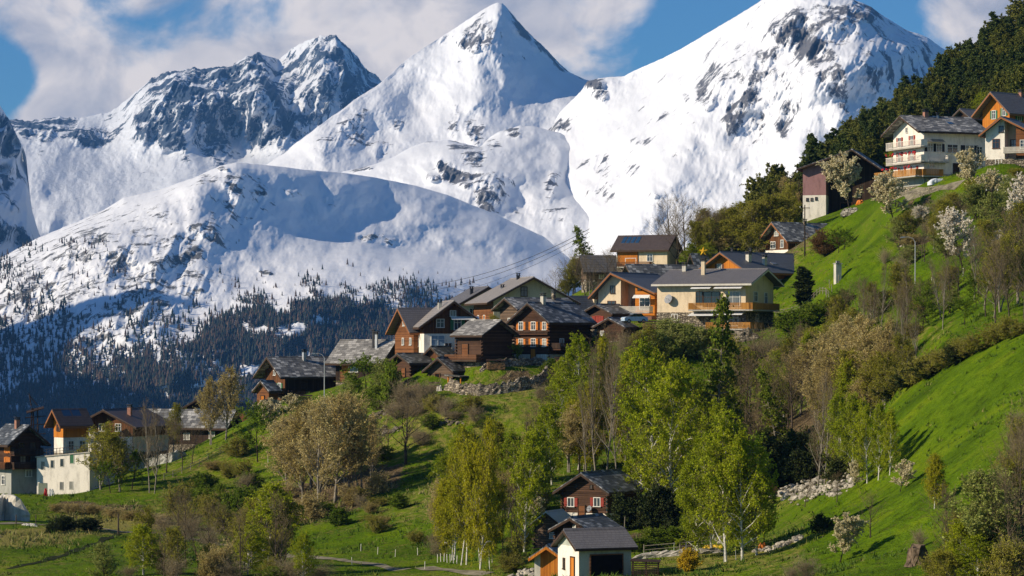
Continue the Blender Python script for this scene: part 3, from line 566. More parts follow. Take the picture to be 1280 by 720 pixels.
M = dict(
 log=wood('dark_logs', (.030, .014, .008), (.100, .048, .026), .24), log_brown=wood('brown_logs', (.036, .018, .011), (.118, .062, .037), .24),
 log_grey=wood('weathered_logs', (.05, .036, .026), (.18, .12, .08), .26), plank_brown=wood('brown_boards', (.060, .025, .011), (.185, .078, .030), .2, True, .08),
 plank_red=wood('red_brown_boards', (.095, .036, .014), (.255, .104, .040), .17, False, .08), plank_orange=wood('orange_boards', (.42, .125, .016), (.66, .24, .03), .16, True, .06),
 plank_dark=wood('dark_boards', (.022, .013, .009), (.07, .042, .028), .2, True), board_orange=wood('orange_siding', (.42, .125, .016), (.66, .24, .03), .16, False, .06),
 balcony=wood('balcony_wood', (.38, .16, .03), (.62, .30, .07), .12, True, .12), beam=wood('beam_wood', (.10, .045, .02), (.22, .10, .045), .3),
 cream=plaster('cream_plaster', (.84, .68, .47)), cream2=plaster('pale_yellow_plaster', (.70, .60, .40)), white=plaster('white_plaster', (.93, .86, .75)), offwhite=plaster('off_white_plaster', (.66, .62, .53)), grey=plaster('grey_plaster', (.40, .40, .36)), shaded_white=plaster('shaded_white_plaster', (.50, .53, .46)),  # last one: chapel white with its shade painted in as grey-green
 purple=plaster('faded_mauve_boarding', (.36, .20, .20)),
 slate=slates('stone_slates', (.055, .058, .062), (.17, .17, .165), (.50, .49, .46)), slate_dark=slates('dark_stone_slates', (.035, .040, .046), (.095, .105, .115), (.34, .35, .36)), slate_light=slates('pale_stone_slates', (.12, .115, .105), (.28, .265, .24), (.50, .48, .44)),
 slate_old=slates('old_mossy_slates', (.028, .030, .026), (.085, .085, .072), (.26, .26, .24), su=.6, sv=.45),
 tile_grey=slates('grey_tiles', (.10, .095, .095), (.16, .15, .15), su=.4, sv=.34, rand=.35, bumpd=.03), tile_pale=slates('pale_grey_tiles', (.20, .18, .165), (.30, .27, .245), su=.5, sv=.4, rand=.4, bumpd=.03),
 tile_blue=slates('blue_grey_tiles', (.055, .062, .078), (.095, .105, .125), su=.4, sv=.3, rand=.3, bumpd=.03), tile_brown=slates('brown_tiles', (.048, .036, .033), (.088, .066, .060), su=.35, sv=.33, rand=.4, bumpd=.04),
 fascia=plain('dark_fascia', (.06, .035, .022)), fascia_brown=plain('brown_fascia', (.28, .11, .04)), fascia_white=plain('pale_fascia', (.62, .58, .5)),
 frame=plain('white_frame', (.78, .76, .70)), glass=None, shutter=plain('orange_shutter', (.52, .17, .03)), shutter_green=plain('green_shutter', (.05, .16, .08)), shutter_red=plain('red_shutter', (.30, .05, .035)), shutter_brown=plain('brown_shutter', (.13, .06, .035)),
 shutter_black=plain('black_shutter', (.03, .03, .035)),
 metal=plain('grey_metal', (.42, .43, .45), .4, .5, .7), steel=plain('galvanised_steel', (.50, .51, .52), .45, .5, .4), dark=plain('dark_metal', (.03, .03, .035), .5, .4), stone=stones('rubble_stone', (.14, .115, .085), (.46, .39, .29)), stone_pale=stones('pale_rubble', (.26, .23, .18), (.60, .55, .46), .5, (.08, .07, .05)), brick=plain('brick_chimney', (.34, .17, .12)),
 solar=plain('solar_cells', (.02, .06, .13), .15, .8), concrete=plain('concrete', (.42, .39, .34), .9, .1, var=.25, scale=1.5), shade_panel=plain('painted_interior_dark', (.012, .010, .009), .9, .05), awning=plain('white_awning', (.76, .76, .74)), bluewin=plain('blue_blind', (.22, .32, .42)),  # the near-black interior is paint for the shade inside openings
)
m, nt, b = newmat('window_glass'); N = NT(nt); oi = N.node('ShaderNodeObjectInfo')
_f = N.math('ADD', N.math('MULTIPLY', oi.outputs['Random'], .7), N.math('MULTIPLY', N.noise(N.coord('Object', (3, 3, .4)), 1.5, 3), .45))
N.link(N.ramp(_f, [(.25, (.012, .014, .016)), (.55, (.05, .06, .075)), (.85, (.30, .29, .26))]), b.inputs['Base Color']); b.inputs['Roughness'].default_value = .12; b.inputs['Specular IOR Level'].default_value = .8; M['glass'] = m
# ---------------------------------------------------------------- mesh gathering
class MB:
    def __init__(s): s.v = []; s.f = []
    def add(s, vs, fs):
        b = len(s.v); s.v += [tuple(p) for p in vs]; s.f += [tuple(i + b for i in f) for f in fs]; return s
    def box(s, x0, x1, y0, y1, z0, z1):
        return s.add([(x0, y0, z0), (x1, y0, z0), (x1, y1, z0), (x0, y1, z0), (x0, y0, z1), (x1, y0, z1), (x1, y1, z1), (x0, y1, z1)],
                     [(0, 3, 2, 1), (4, 5, 6, 7), (0, 1, 5, 4), (1, 2, 6, 5), (2, 3, 7, 6), (3, 0, 4, 7)])
    def prism(s, poly, y0, y1):
        """poly in (x, z), extruded along y"""
        n = len(poly); vs = [(x, y0, z) for x, z in poly] + [(x, y1, z) for x, z in poly]
        return s.add(vs, [tuple(range(n)), tuple(range(2 * n - 1, n - 1, -1))] + [(i, i + n, (i + 1) % n + n, (i + 1) % n) for i in range(n)])
    def bar(s, a, b, r, r2=None, k=6):
        a = Vector(a); b = Vector(b); d = (b - a).normalized(); u = d.orthogonal().normalized(); w = d.cross(u); r2 = r if r2 is None else r2
        vs = [a + (u * math.cos(2 * math.pi * i / k) + w * math.sin(2 * math.pi * i / k)) * r for i in range(k)] + [b + (u * math.cos(2 * math.pi * i / k) + w * math.sin(2 * math.pi * i / k)) * r2 for i in range(k)]
        return s.add(vs, [tuple(range(k - 1, -1, -1)), tuple(range(k, 2 * k))] + [(i, (i + 1) % k, (i + 1) % k + k, i + k) for i in range(k)])
    def build(s, name, mat, parent=None, smooth=False): return mesh_obj(name, s.v, s.f, mat, parent, smooth)

# ---------------------------------------------------------------- house builder, measured in photo pixels at the house's distance
def house(name, label, px, py, a, gw, sw, he, hr, Y=None, wall='log', roof='slate', upper=None, base=None, fascia='fascia', oe=.8, of=.9, ob=.5, th=.22,
          windows=(), balconies=(), doors=(), chimneys=(), slices=None, found=3.0, foundm='stone', group=None, cat='house', asym=0.0, ends=False, extra=None, Yo=0, he_l=None, he_r=None):
    p = hit(px, py) if Y is None else P(px, py, Y)
    if Yo: p = P(px, py, p.y + Yo)
    m = p.y / FOC; ar = R(a); w = gw * m / max(math.cos(ar), .05); l = sw * m / max(abs(math.sin(ar)), .05); H = he * m; RI = hr * m
    ax = Vector((math.cos(ar), math.sin(ar), 0)); sgn = 1 if a < 0 else -1
    org = p - ax * (sgn * w / 2)
    root = empty(name, org, ar); tag(root, label, cat, group)
    xr = asym * w / 2                     # ridge offset
    def rz(x): return H + RI * (1 - abs(x - xr) / (w / 2 + (xr if x < xr else -xr)))
    def slab(x0, x1, z0, z1, y0, y1, mat, nm, par=root, off=0.0):
        pts = [(x0, z0), (x1, z0)]
        if z1 is None:
            pts += [(x1, rz(x1))] + ([(xr, H + RI)] if x0 < xr < x1 else []) + [(x0, rz(x0))]
        else: pts += [(x1, z1), (x0, z1)]
        return MB().prism(pts, y0 - off, y1 + off).build(nm, mat, par)
    if slices:
        for (u0, u1, z0, z1, yo, mt) in slices: slab(-w / 2 + u0 * w, -w / 2 + u1 * w, z0 * m, None if z1 is None else z1 * m, yo, l, M[mt], 'wall')
    elif upper:
        um, uz = upper; slab(-w / 2, w / 2, 0, uz * m, 0, l, M[wall], 'wall')
        o = MB(); pts = [(-w / 2 - .04, uz * m), (w / 2 + .04, uz * m), (w / 2 + .04, H), (xr, H + RI), (-w / 2 - .04, H)]; o.prism(pts, -.04, l + .04); o.build('upper_wall', M[um], root)
    else: slab(-w / 2, w / 2, 0, None, 0, l, M[wall], 'wall')
    if base: MB().box(-w / 2 - .06, w / 2 + .06, -.06, l + .06, -.3, base[1] * m).build('base_wall', M[base[0]], root)
    MB().box(-w / 2 + .02, w / 2 - .02, .02, l - .02, -found, -.001).build('foundation', M[foundm], root)
    # roof: two slabs meeting at the ridge
    r = MB(); fa = MB()
    for sd_ in (-1, 1):
        half = w / 2 - sd_ * xr * 1; sl = RI / half; xo = sd_ * (w / 2 + oe); zo = H - oe * sl
        A0 = (xr, H + RI + .02); B0 = (xo, zo + .02); ln = math.hypot(half + oe, (half + oe) * sl); nx_, nz_ = -(B0[1] - A0[1]) / ln * sd_, (half + oe) / ln
        vth = th / nz_
        poly = [(A0[0], A0[1]), (B0[0], B0[1]), (B0[0], B0[1] + vth), (A0[0], A0[1] + vth)]
        r.prism(poly if sd_ > 0 else poly[::-1], -of, l + ob)
        # ragged slate ends
        fb = [(A0[0], A0[1] - .14), (B0[0], B0[1] - .14), (B0[0], B0[1] + vth * .55), (A0[0], A0[1] + vth * .55)]
        fa.prism(fb if sd_ > 0 else fb[::-1], -of - .045, -of - .002)
        fa.prism(fb if sd_ > 0 else fb[::-1], l + ob + .002, l + ob + .045)
        x0, x1 = sorted((B0[0] + sd_ * .003, B0[0] + sd_ * .07)); fa.box(x0, x1, -of, l + ob, B0[1] - .12, B0[1] + vth * .7)
    ro = r.build('roof', M[roof], root); fa.build('fascia', M[fascia], ro)
    rc = MB(); rc.prism([(xr - .16, H + RI + th - .02), (xr + .16, H + RI + th - .02), (xr, H + RI + th + .16)], -of + .05, l + ob - .05); rc.build('ridge_cap', M[roof], ro)
    # rafters under the eaves
    k = max(3, int(l / .9))
    for sd_ in (-1, 1):
        rf = MB()
        half = w / 2 - sd_ * xr; sl = RI / half
        for i in range(k):
            y = (i + .5) * l / k; x0 = sd_ * (w / 2 + .05); x1 = sd_ * (w / 2 + oe - .08); z0 = H - .05 * sl - .17; z1 = H - (oe - .08) * sl - .13
            pl = [(x0, z0), (x1, z1), (x1, z1 + .12), (x0, z0 + .14)]; rf.prism(pl if sd_ > 0 else pl[::-1], y - .06, y + .06)
        rf.build('rafters', M['beam'], ro)
    pass
    def face(fc, u, d=0.0):
        """point and axes on a wall: u from the left as seen from outside"""
        if fc == 'F': return Vector((-w / 2 + u * w, -d, 0)), Vector((1, 0, 0)), Vector((0, -1, 0))
        if fc == 'R': return Vector((w / 2 + d, u * l, 0)), Vector((0, 1, 0)), Vector((1, 0, 0))
        if fc == 'L': return Vector((-w / 2 - d, (1 - u) * l, 0)), Vector((0, -1, 0)), Vector((-1, 0, 0))
    def obox(mb, o, t, n, u0, u1, z0, z1, d0, d1):
        q = [o + t * u + n * d + Vector((0, 0, z)) for z in (z0, z1) for (u, d) in ((u0, d0), (u1, d0), (u1, d1), (u0, d1))]
        mb.add(q, [(0, 3, 2, 1), (4, 5, 6, 7), (0, 1, 5, 4), (1, 2, 6, 5), (2, 3, 7, 6), (3, 0, 4, 7)])
    for wd in windows:
        fc, u, z, ww, hh = wd[:5]; sh = wd[5] if len(wd) > 5 else None; fm = wd[6] if len(wd) > 6 and wd[6] else 'frame'; dd = wd[7] if len(wd) > 7 else .0; gm = wd[8] if len(wd) > 8 else 'glass'
        o, t, n = face(fc, u); o = o - n * dd + Vector((0, 0, z * m)); ext = .045 + .003
        f = MB(); b = .09
        obox(f, o, t, n, -ww / 2 - b, ww / 2 + b, hh, hh + b, .0, ext + .06); obox(f, o, t, n, -ww / 2 - b - .05, ww / 2 + b + .05, -b, 0, .0, ext + .12)
        obox(f, o, t, n, -ww / 2 - b, -ww / 2, 0, hh, .0, ext + .06); obox(f, o, t, n, ww / 2, ww / 2 + b, 0, hh, .0, ext + .06)
        obox(f, o, t, n, -.035, .035, 0, hh, .0, ext + .035)
        if hh > 1.0: obox(f, o, t, n, -ww / 2, -.036, hh * .62, hh * .62 + .05, .0, ext + .03); obox(f, o, t, n, .036, ww / 2, hh * .62, hh * .62 + .05, .0, ext + .03)
        fo = f.build('window', M[fm], root)
        g = MB(); obox(g, o, t, n, -ww / 2, ww / 2, 0, hh, .0, ext); g.build('pane', M[gm], fo)
        if sh:
            for s_ in (-1, 1):
                g = MB(); a0 = ww / 2 + b + .02; a1 = a0 + ww / 2 + .02; u0, u1 = (a0, a1) if s_ > 0 else (-a1, -a0); obox(g, o, t, n, u0, u1, -.03, hh + .03, .0, ext + .05)
                for j in (.18, .78): obox(g, o, t, n, u0 + .04, u1 - .04, hh * j, hh * j + .07, ext + .05, ext + .08)
                g.build('shutter', M[sh], fo)
    for (fc, u, ww, hh, mt, *rest) in doors:
        z = rest[0] * m if rest else 0; dd = rest[1] if len(rest) > 1 else 0
        o, t, n = face(fc, u); o = o - n * dd + Vector((0, 0, z)); g = MB(); obox(g, o, t, n, -ww / 2, ww / 2, 0, hh, 0, .06 + .043); d_ = g.build('door', M[mt], root)  # some doors are near-black panels painted as an open doorway's shade
        g = MB(); obox(g, o, t, n, -ww / 2 - .1, -ww / 2, 0, hh + .1, 0, .14); obox(g, o, t, n, ww / 2, ww / 2 + .1, 0, hh + .1, 0, .14); obox(g, o, t, n, -ww / 2, ww / 2, hh, hh + .1, 0, .14); g.build('door_frame', M['fascia'] if mt != 'shade_panel' else M['beam'], d_)
    for bl in balconies:
        fc, u0, u1, z, dep, rh, mt = bl[:7]; sm = bl[7] if len(bl) > 7 else 'concrete'
        o, t, n = face(fc, 0); L = w if fc == 'F' else l; o = o + Vector((0, 0, z * m)); a0, a1 = u0 * L, u1 * L
        s_ = MB(); obox(s_, o, t, n, a0, a1, -.2, 0, .05, dep); bo = s_.build('balcony', M[sm], root)
        g = MB(); obox(g, o, t, n, a0, a1, rh - .08, rh, dep - .09, dep + .0); obox(g, o, t, n, a0, a1, .10, .16, dep - .07, dep - .02)
        k = max(2, int((a1 - a0) / .20))
        for i in range(k + 1):
            q = a0 + (a1 - a0 - .05) * i / k; wd2 = .13 if mt != 'white_rail' else .05
            obox(g, o, t, n, q, min(q + wd2, a1), .04, rh - .1, dep - .055, dep - .03)
        for e in (a0, a1 - .09):
            obox(g, o, t, n, e, e + .08, 0, rh - .085, dep - .16, dep - .095)
        for e0, e1 in ((a0, a0 + .04), (a1 - .04, a1)):
            obox(g, o, t, n, e0, e1, .04, rh - .005, .06, dep - .17)
        g.build('railing', M['white' if mt == 'white_rail' else mt], bo)
    for ch in chimneys:
        x, y, cw, chh, mt = ch[:5]; cx = x * w / 2; cy = y * l; zb = rz(max(-w / 2, min(w / 2, cx))) - .4
        g = MB(); g.box(cx - cw / 2, cx + cw / 2, cy - cw / 2, cy + cw / 2, zb, zb + .4 + chh); c_ = g.build('chimney', M[mt], root)
        g = MB(); zt = zb + .4 + chh; cc = cw / 2
        for sx in (-1, 1):
            for sy in (-1, 1): g.box(cx + sx * cc * .75 - .06, cx + sx * cc * .75 + .06, cy + sy * cc * .75 - .06, cy + sy * cc * .75 + .06, zt + .002, zt + .3)
        g.box(cx - cc - .12, cx + cc + .12, cy - cc - .12, cy + cc + .12, zt + .302, zt + .38); g.box(cx - cc - .06, cx + cc + .06, cy - cc - .06, cy + cc + .06, zt - .12, zt + .001 - .003); g.build('chimney_cap', M['dark' if mt != 'stone' else 'slate_dark'], c_)
    if ends:   # projecting log ends at the corners
        for sx in (-1, 1):
            for yy in (0, l):
                z = .1; g = MB()
                while z < H - .2:
                    g.box(sx * w / 2 - .09, sx * w / 2 + .09, yy - .28 if yy == 0 else yy - .05, yy + .05 if yy == 0 else yy + .28, z, z + .18)
                    g.box(min(sx * w / 2, sx * (w / 2 + .26)), max(sx * w / 2, sx * (w / 2 + .26)), yy - .10, yy + .08, z + .19, z + .235 + .10); z += .48
                g.build('corner_logs', M[wall] if wall.startswith('log') else M['log'], root)
    info = dict(root=root, w=w, l=l, H=H, RI=RI, m=m, rz=rz, face=face, obox=obox, xr=xr)
    if extra: extra(info)
    return info
def slope_panel(I, side, y0, y1, t0, t1, mat, name, cols=1, rows=1, lift=.30, gap=.22, par=None):
    """flat panels lying on a roof slope; t is 0 at the ridge and 1 at the wall line"""
    half = I['w'] / 2 - side * I['xr']; g = MB()
    for i in range(cols):
        for j in range(rows):
            ya = y0 + (y1 - y0) * i / cols + gap / 2; yb = y0 + (y1 - y0) * (i + 1) / cols - gap / 2; ta = t0 + (t1 - t0) * j / rows + .01; tb = t0 + (t1 - t0) * (j + 1) / rows - .01
            q = []
            for dz in (lift - .02, lift + .05):
                for (t_, y_) in ((ta, ya), (tb, ya), (tb, yb), (ta, yb)):
                    x_ = I['xr'] + side * t_ * half; q.append((x_, y_, I['H'] + I['RI'] * (1 - t_) + dz))
            g.add(q, [(0, 3, 2, 1), (4, 5, 6, 7), (0, 1, 5, 4), (1, 2, 6, 5), (2, 3, 7, 6), (3, 0, 4, 7)])
    return g.build(name, M[mat], par or I['root'])
# ---------------------------------------------------------------- plants
M['bark'] = plain('bark', (.10, .078, .058), .9, .1, var=.4, scale=2); M['bark_dark'] = plain('dark_bark', (.045, .034, .025), .9, .1, var=.4, scale=2)
M['bark_birch'] = plain('birch_bark', (.60, .58, .52), .8, .1, var=.35, scale=5); M['bark_grey'] = plain('grey_bark', (.27, .24, .19), .9, .1, var=.35, scale=3)
M['twig'] = leafmat('twigs', [(.13, .097, .052), (.28, .215, .12)], .1); M['twig_pale'] = leafmat('pale_twigs', [(.24, .19, .11), (.42, .34, .20)], .1); M['twig_dark'] = leafmat('dark_twigs', [(.05, .038, .028), (.09, .07, .05)], .1)
LM = dict(bud=leafmat('buds', [(.26, .20, .05), (.50, .40, .14), (.68, .57, .28)]), olive=leafmat('olive_buds', [(.15, .155, .012), (.31, .295, .025), (.46, .42, .07)]),
 birch=leafmat('young_birch_leaves', [(.17, .19, .004), (.37, .365, .008), (.55, .49, .016)], .4), lime=leafmat('lime_leaves', [(.14, .19, .004), (.31, .37, .008), (.47, .49, .016)], .4),
 apple=leafmat('spring_leaves', [(.07, .125, .006), (.16, .24, .012), (.28, .34, .03)]), blossom=leafmat('blossom', [(.5, .47, .3), (.84, .76, .63), (.9, .85, .76)], .3, .15), blossom_old=leafmat('fading_blossom', [(.30, .29, .11), (.72, .63, .38), (.85, .78, .56)], .3, .15),
 larch=leafmat('larch_needles', [(.075, .12, .008), (.16, .21, .014), (.26, .30, .02)], .25), dark=leafmat('dark_needles', [(.028, .048, .012), (.066, .095, .020), (.12, .15, .032)], .15, .5), pine=leafmat('pine_needles', [(.050, .066, .012), (.135, .150, .024), (.25, .245, .050)], .15, .5),
 yew=leafmat('yew_needles', [(.020, .034, .010), (.05, .07, .016), (.10, .12, .03)], .15), yellow=leafmat('yellow_flowers', [(.55, .38, .015), (.75, .55, .03)]), rust=leafmat('rust_leaves', [(.16, .075, .025), (.27, .14, .045)]), pale=leafmat('pale_green_leaves', [(.16, .20, .035), (.32, .36, .08), (.50, .50, .20)]))
def segs_to_mesh(S, k=4):
    S = np.array(S, float); a = S[:, 0:3]; b = S[:, 3:6]; r0 = S[:, 6]; r1 = S[:, 7]; d = b - a; d /= np.linalg.norm(d, axis=1)[:, None] + 1e-9
    ref = np.where(np.abs(d[:, 2:3]) > .9, np.array([[1., 0, 0]]), np.array([[0, 0, 1.]])); u = np.cross(d, ref); u /= np.linalg.norm(u, axis=1)[:, None]; w = np.cross(d, u)
    th = np.arange(k) * 2 * np.pi / k; c = np.cos(th)[None, :, None]; s = np.sin(th)[None, :, None]; o = u[:, None] * c + w[:, None] * s
    V = np.concatenate([a[:, None] + o * r0[:, None, None], b[:, None] + o * r1[:, None, None]], 1); n = len(S); B = (np.arange(n) * 2 * k)[:, None]; i = np.arange(k)[None]
    F = np.stack([B + i, B + (i + 1) % k, B + (i + 1) % k + k, B + i + k], -1).reshape(-1, 4); return V.reshape(-1, 3), F
def leaf_quads(rs, C, size, flat=0.0, elong=1.0):
    n = len(C); a = rs.randn(n, 3); a[:, 2] *= (1 - flat); a /= np.linalg.norm(a, axis=1)[:, None]; q = rs.randn(n, 3); b = np.cross(a, q); b /= np.linalg.norm(b, axis=1)[:, None] + 1e-9
    s = size * (.55 + .9 * rs.rand(n))[:, None]; a = a * s * elong; b = b * s * (.6 + .3 * rs.rand(n))[:, None]
    V = np.stack([C - a, C + b * .8, C + a, C - b], 1).reshape(-1, 3); F = np.arange(n * 4).reshape(n, 4); return V, F
SPEC = dict(
 # n1, start, angle lo/hi from vertical (deg), len ratio, upward pull, n2, n3, twig length, leaves per twig, leaf size, leaf, bark, twig mat, H, crown shape, stems
 bare=dict(n1=20, st=.22, ang=(25, 50), lr=.42, up=.35, n2=7, n3=5, tw=.85, lv=0, leaf='bud', ls=.05, bark='bark', twm='twig', prof='oval', stems=1),
 bare_tall=dict(n1=26, st=.18, ang=(16, 38), lr=.32, up=.5, n2=6, n3=5, tw=.75, lv=0, leaf='bud', ls=.05, bark='bark_grey', twm='twig', prof='tall', stems=1),
 bud=dict(n1=26, st=.22, ang=(18, 42), lr=.36, up=.45, n2=8, n3=6, tw=.7, lv=5.5, leaf='bud', ls=.085, bark='bark_grey', twm='twig_pale', prof='oval', stems=2),
 olive=dict(n1=26, st=.18, ang=(18, 45), lr=.36, up=.4, n2=8, n3=6, tw=.7, lv=5, leaf='olive', ls=.10, bark='bark_grey', twm='twig', prof='oval', stems=2),
 birch=dict(n1=40, st=.14, ang=(24, 50), lr=.26, up=.2, n2=8, n3=6, tw=.9, lv=13, leaf='birch', ls=.078, bark='bark_birch', twm='twig', prof='tall', stems=2, droop=.9),
 lime=dict(n1=38, st=.12, ang=(28, 55), lr=.30, up=.2, n2=8, n3=6, tw=.9, lv=13, leaf='lime', ls=.082, bark='bark_birch', twm='twig', prof='oval', stems=1, droop=.7),
 apple=dict(n1=16, st=.28, ang=(40, 75), lr=.46, up=.25, n2=9, n3=7, tw=.8, lv=6.5, leaf='apple', ls=.14, bark='bark_dark', twm='twig_dark', prof='round', stems=1),
 pale=dict(n1=22, st=.10, ang=(20, 60), lr=.42, up=.3, n2=9, n3=7, tw=.8, lv=6.5, leaf='pale', ls=.12, bark='bark_dark', twm='twig', prof='oval', stems=2),
 blossom=dict(n1=22, st=.22, ang=(28, 65), lr=.46, up=.35, n2=9, n3=7, tw=.7, lv=14, leaf='blossom', ls=.17, bark='bark_dark', twm='twig', prof='round', stems=1),
 blossom_old=dict(n1=22, st=.22, ang=(35, 70), lr=.46, up=.3, n2=9, n3=7, tw=.7, lv=14, leaf='blossom_old', ls=.17, bark='bark_dark', twm='twig', prof='round', stems=1),
 larch=dict(n1=70, st=.10, ang=(72, 92), lr=.24, up=-.05, n2=6, n3=4, tw=.5, lv=6, leaf='larch', ls=.105, bark='bark_grey', twm='twig', prof='cone', stems=1, droop=.4),
 pine=dict(n1=46, st=.22, ang=(55, 85), lr=.30, up=.1, n2=7, n3=4, tw=.55, lv=22, leaf='pine', ls=.13, bark='bark_dark', twm='twig_dark', prof='pinecone', stems=1),
 spruce=dict(n1=60, st=.06, ang=(70, 95), lr=.25, up=-.05, n2=7, n3=4, tw=.5, lv=18, leaf='dark', ls=.125, bark='bark_dark', twm='twig_dark', prof='cone', stems=1, droop=.3),
 cypress=dict(n1=70, st=.03, ang=(15, 35), lr=.22, up=.6, n2=8, n3=4, tw=.5, lv=14, leaf='yew', ls=.15, bark='bark_dark', twm='twig_dark', prof='oval', stems=1),
 shrub=dict(n1=16, st=.04, ang=(10, 60), lr=.62, up=.25, n2=8, n3=7, tw=1.1, lv=6, leaf='olive', ls=.15, bark='bark', twm='twig_pale', prof='bush', stems=4),
 shrub_green=dict(n1=16, st=.04, ang=(10, 65), lr=.60, up=.2, n2=8, n3=7, tw=1.0, lv=8, leaf='apple', ls=.22, bark='bark', twm='twig', prof='bush', stems=4),
 shrub_dark=dict(n1=16, st=.04, ang=(10, 65), lr=.60, up=.2, n2=8, n3=7, tw=1.0, lv=9, leaf='yew', ls=.22, bark='bark_dark', twm='twig_dark', prof='bush', stems=4),
 shrub_bare=dict(n1=18, st=.04, ang=(10, 50), lr=.62, up=.35, n2=7, n3=5, tw=1.1, lv=0, leaf='bud', ls=.12, bark='bark_grey', twm='twig_pale', prof='bush', stems=5),
 shrub_pale=dict(n1=18, st=.04, ang=(10, 55), lr=.60, up=.3, n2=7, n3=5, tw=1.1, lv=6, leaf='bud', ls=.16, bark='bark', twm='twig_pale', prof='bush', stems=5),
 shrub_rust=dict(n1=18, st=.04, ang=(10, 55), lr=.60, up=.3, n2=9, n3=8, tw=1.1, lv=3, leaf='rust', ls=.16, bark='bark', twm='twig', prof='bush', stems=5),
 forsythia=dict(n1=18, st=.04, ang=(10, 60), lr=.60, up=.3, n2=9, n3=8, tw=1.2, lv=7, leaf='yellow', ls=.26, bark='bark', twm='twig_pale', prof='bush', stems=5),
)
def grow(kind, seed):
    K = SPEC[kind]; rs = np.random.RandomState(seed); H = 10.0; T = []; W_ = []; TW = []
    def prof(t):
        p = K['prof']
        if p == 'cone': return max(.04, (1 - t)) ** .9
        if p == 'pinecone': return (.25 + .75 * math.sin(math.pi * min(1, (1 - t) * .62 + .10))) * (1 if t > .2 else .8)
        if p == 'tall': return .35 + .75 * math.sin(math.pi * (.15 + .85 * t) ** .8) if t < .98 else .3
        if p == 'round': return .45 + .65 * math.sin(math.pi * (.1 + .85 * t))
        if p == 'bush': return 1.0
        return .40 + .70 * math.sin(math.pi * (.12 + .86 * t) ** .85)
    droop = K.get('droop', 0); tk = 3.2 if K['prof'] == 'bush' else (1.7 if K['lv'] < 4 else 1.0)
    for sidx in range(K['stems']):
        bush = K['prof'] == 'bush'; Hs = H * (1 if sidx == 0 else .72 + .25 * rs.rand()) * (.5 if bush else 1)
        n = 9; base = np.array([0, 0, -.3]) + (rs.randn(3) * [.35, .35, 0] if sidx else 0); d = np.array([rs.randn() * .05, rs.randn() * .05, 1.0]) + (rs.randn(3) * ([.35, .35, 0] if bush else [.10, .10, 0]) if sidx or bush else 0)
        pts = [base]
        for i in range(n):
            d = d + rs.randn(3) * [.05, .05, 0]; d /= np.linalg.norm(d); pts.append(pts[-1] + d * (Hs + .3) / n)
        r0 = (.17 if not bush else .07) * (1 if sidx == 0 else .75)
        if K['prof'] in ('tall', 'cone'): r0 *= .85
        rad = lambda t: max(.018, r0 * (1 - t) ** .8)
        for i in range(n): T.append((*pts[i], *pts[i + 1], rad(i / n), rad((i + 1) / n)))
        n1 = K['n1'] if sidx == 0 or bush else int(K['n1'] * .7)
        for b in range(n1):
            t = K['st'] + (1 - K['st']) * ((b + rs.rand()) / n1); f = t * n; i = min(int(f), n - 1); p = pts[i] + (pts[i + 1] - pts[i]) * (f - i)
            az = b * 2.399 + rs.rand() * 1.2; tt = (t - K['st']) / (1 - K['st']); an = R(K['ang'][1] + (K['ang'][0] - K['ang'][1]) * tt + rs.randn() * 7)
            L = H * K['lr'] * prof(tt) * ((.72 + .45 * rs.rand()) if K['prof'] != 'bush' else .30 + .95 * rs.rand() ** 1.3); dd = np.array([math.cos(az) * math.sin(an), math.sin(az) * math.sin(an), math.cos(an)])
            m = 4; q = [p]; rr = rad(t) * .55
            for j in range(m):
                dd = dd + np.array([0, 0, K['up'] * .28]) + rs.randn(3) * .13 - np.array([0, 0, droop * .10 * j]); dd /= np.linalg.norm(dd); q.append(q[-1] + dd * L / m)
            for j in range(m): T.append((*q[j], *q[j + 1], max(.012, rr * (1 - j / m * .75)), max(.010, rr * (1 - (j + 1) / m * .75))))
            n2 = max(2, int(K['n2'] * (.35 + .65 * min(1, L / (H * K['lr'])))))
            for c in range(n2):
                s = .22 + .78 * (c + rs.rand()) / n2; g = s * m; j = min(int(g), m - 1); pp = q[j] + (q[j + 1] - q[j]) * (g - j)
                ax = rs.randn(3); ax = ax - dd * ax.dot(dd) * .3; ax /= np.linalg.norm(ax); d2 = dd * .75 + ax * .75 + np.array([0, 0, K['up'] * .4]); d2 /= np.linalg.norm(d2); L2 = L * (.52 - .22 * s) * (.7 + .6 * rs.rand())
                e1 = pp + d2 * L2 * .5; d3 = d2 + rs.randn(3) * .18 + np.array([0, 0, K['up'] * .3 - droop * .5]); d3 /= np.linalg.norm(d3); e2 = e1 + d3 * L2 * .5
                W_.append((*pp, *e1, .014, .010)); W_.append((*e1, *e2, .010, .007))
                n3 = K['n3']
                for h in range(n3):
                    x = (h + rs.rand()) / n3; st = pp + (e1 - pp) * 2 * x if x < .5 else e1 + (e2 - e1) * (2 * x - 1)
                    v = rs.randn(3) * .7 + d3 * .8 + np.array([0, 0, K['up'] * .7 - droop * .9]); v /= np.linalg.norm(v); TW.append((*st, *(st + v * K['tw'] * (.5 + .7 * rs.rand())), .007 * tk, .0045 * tk))
    tv, tf = segs_to_mesh(T, 5); TW = np.array(TW); WV, WF = segs_to_mesh(np.concatenate([np.array(W_), TW]), 3)
    tint = np.repeat(rs.rand(len(W_) + len(TW)), 6); V = [WV]; Fq = [WF]; mi = [np.zeros(len(WF), int)]; tn = [tint]
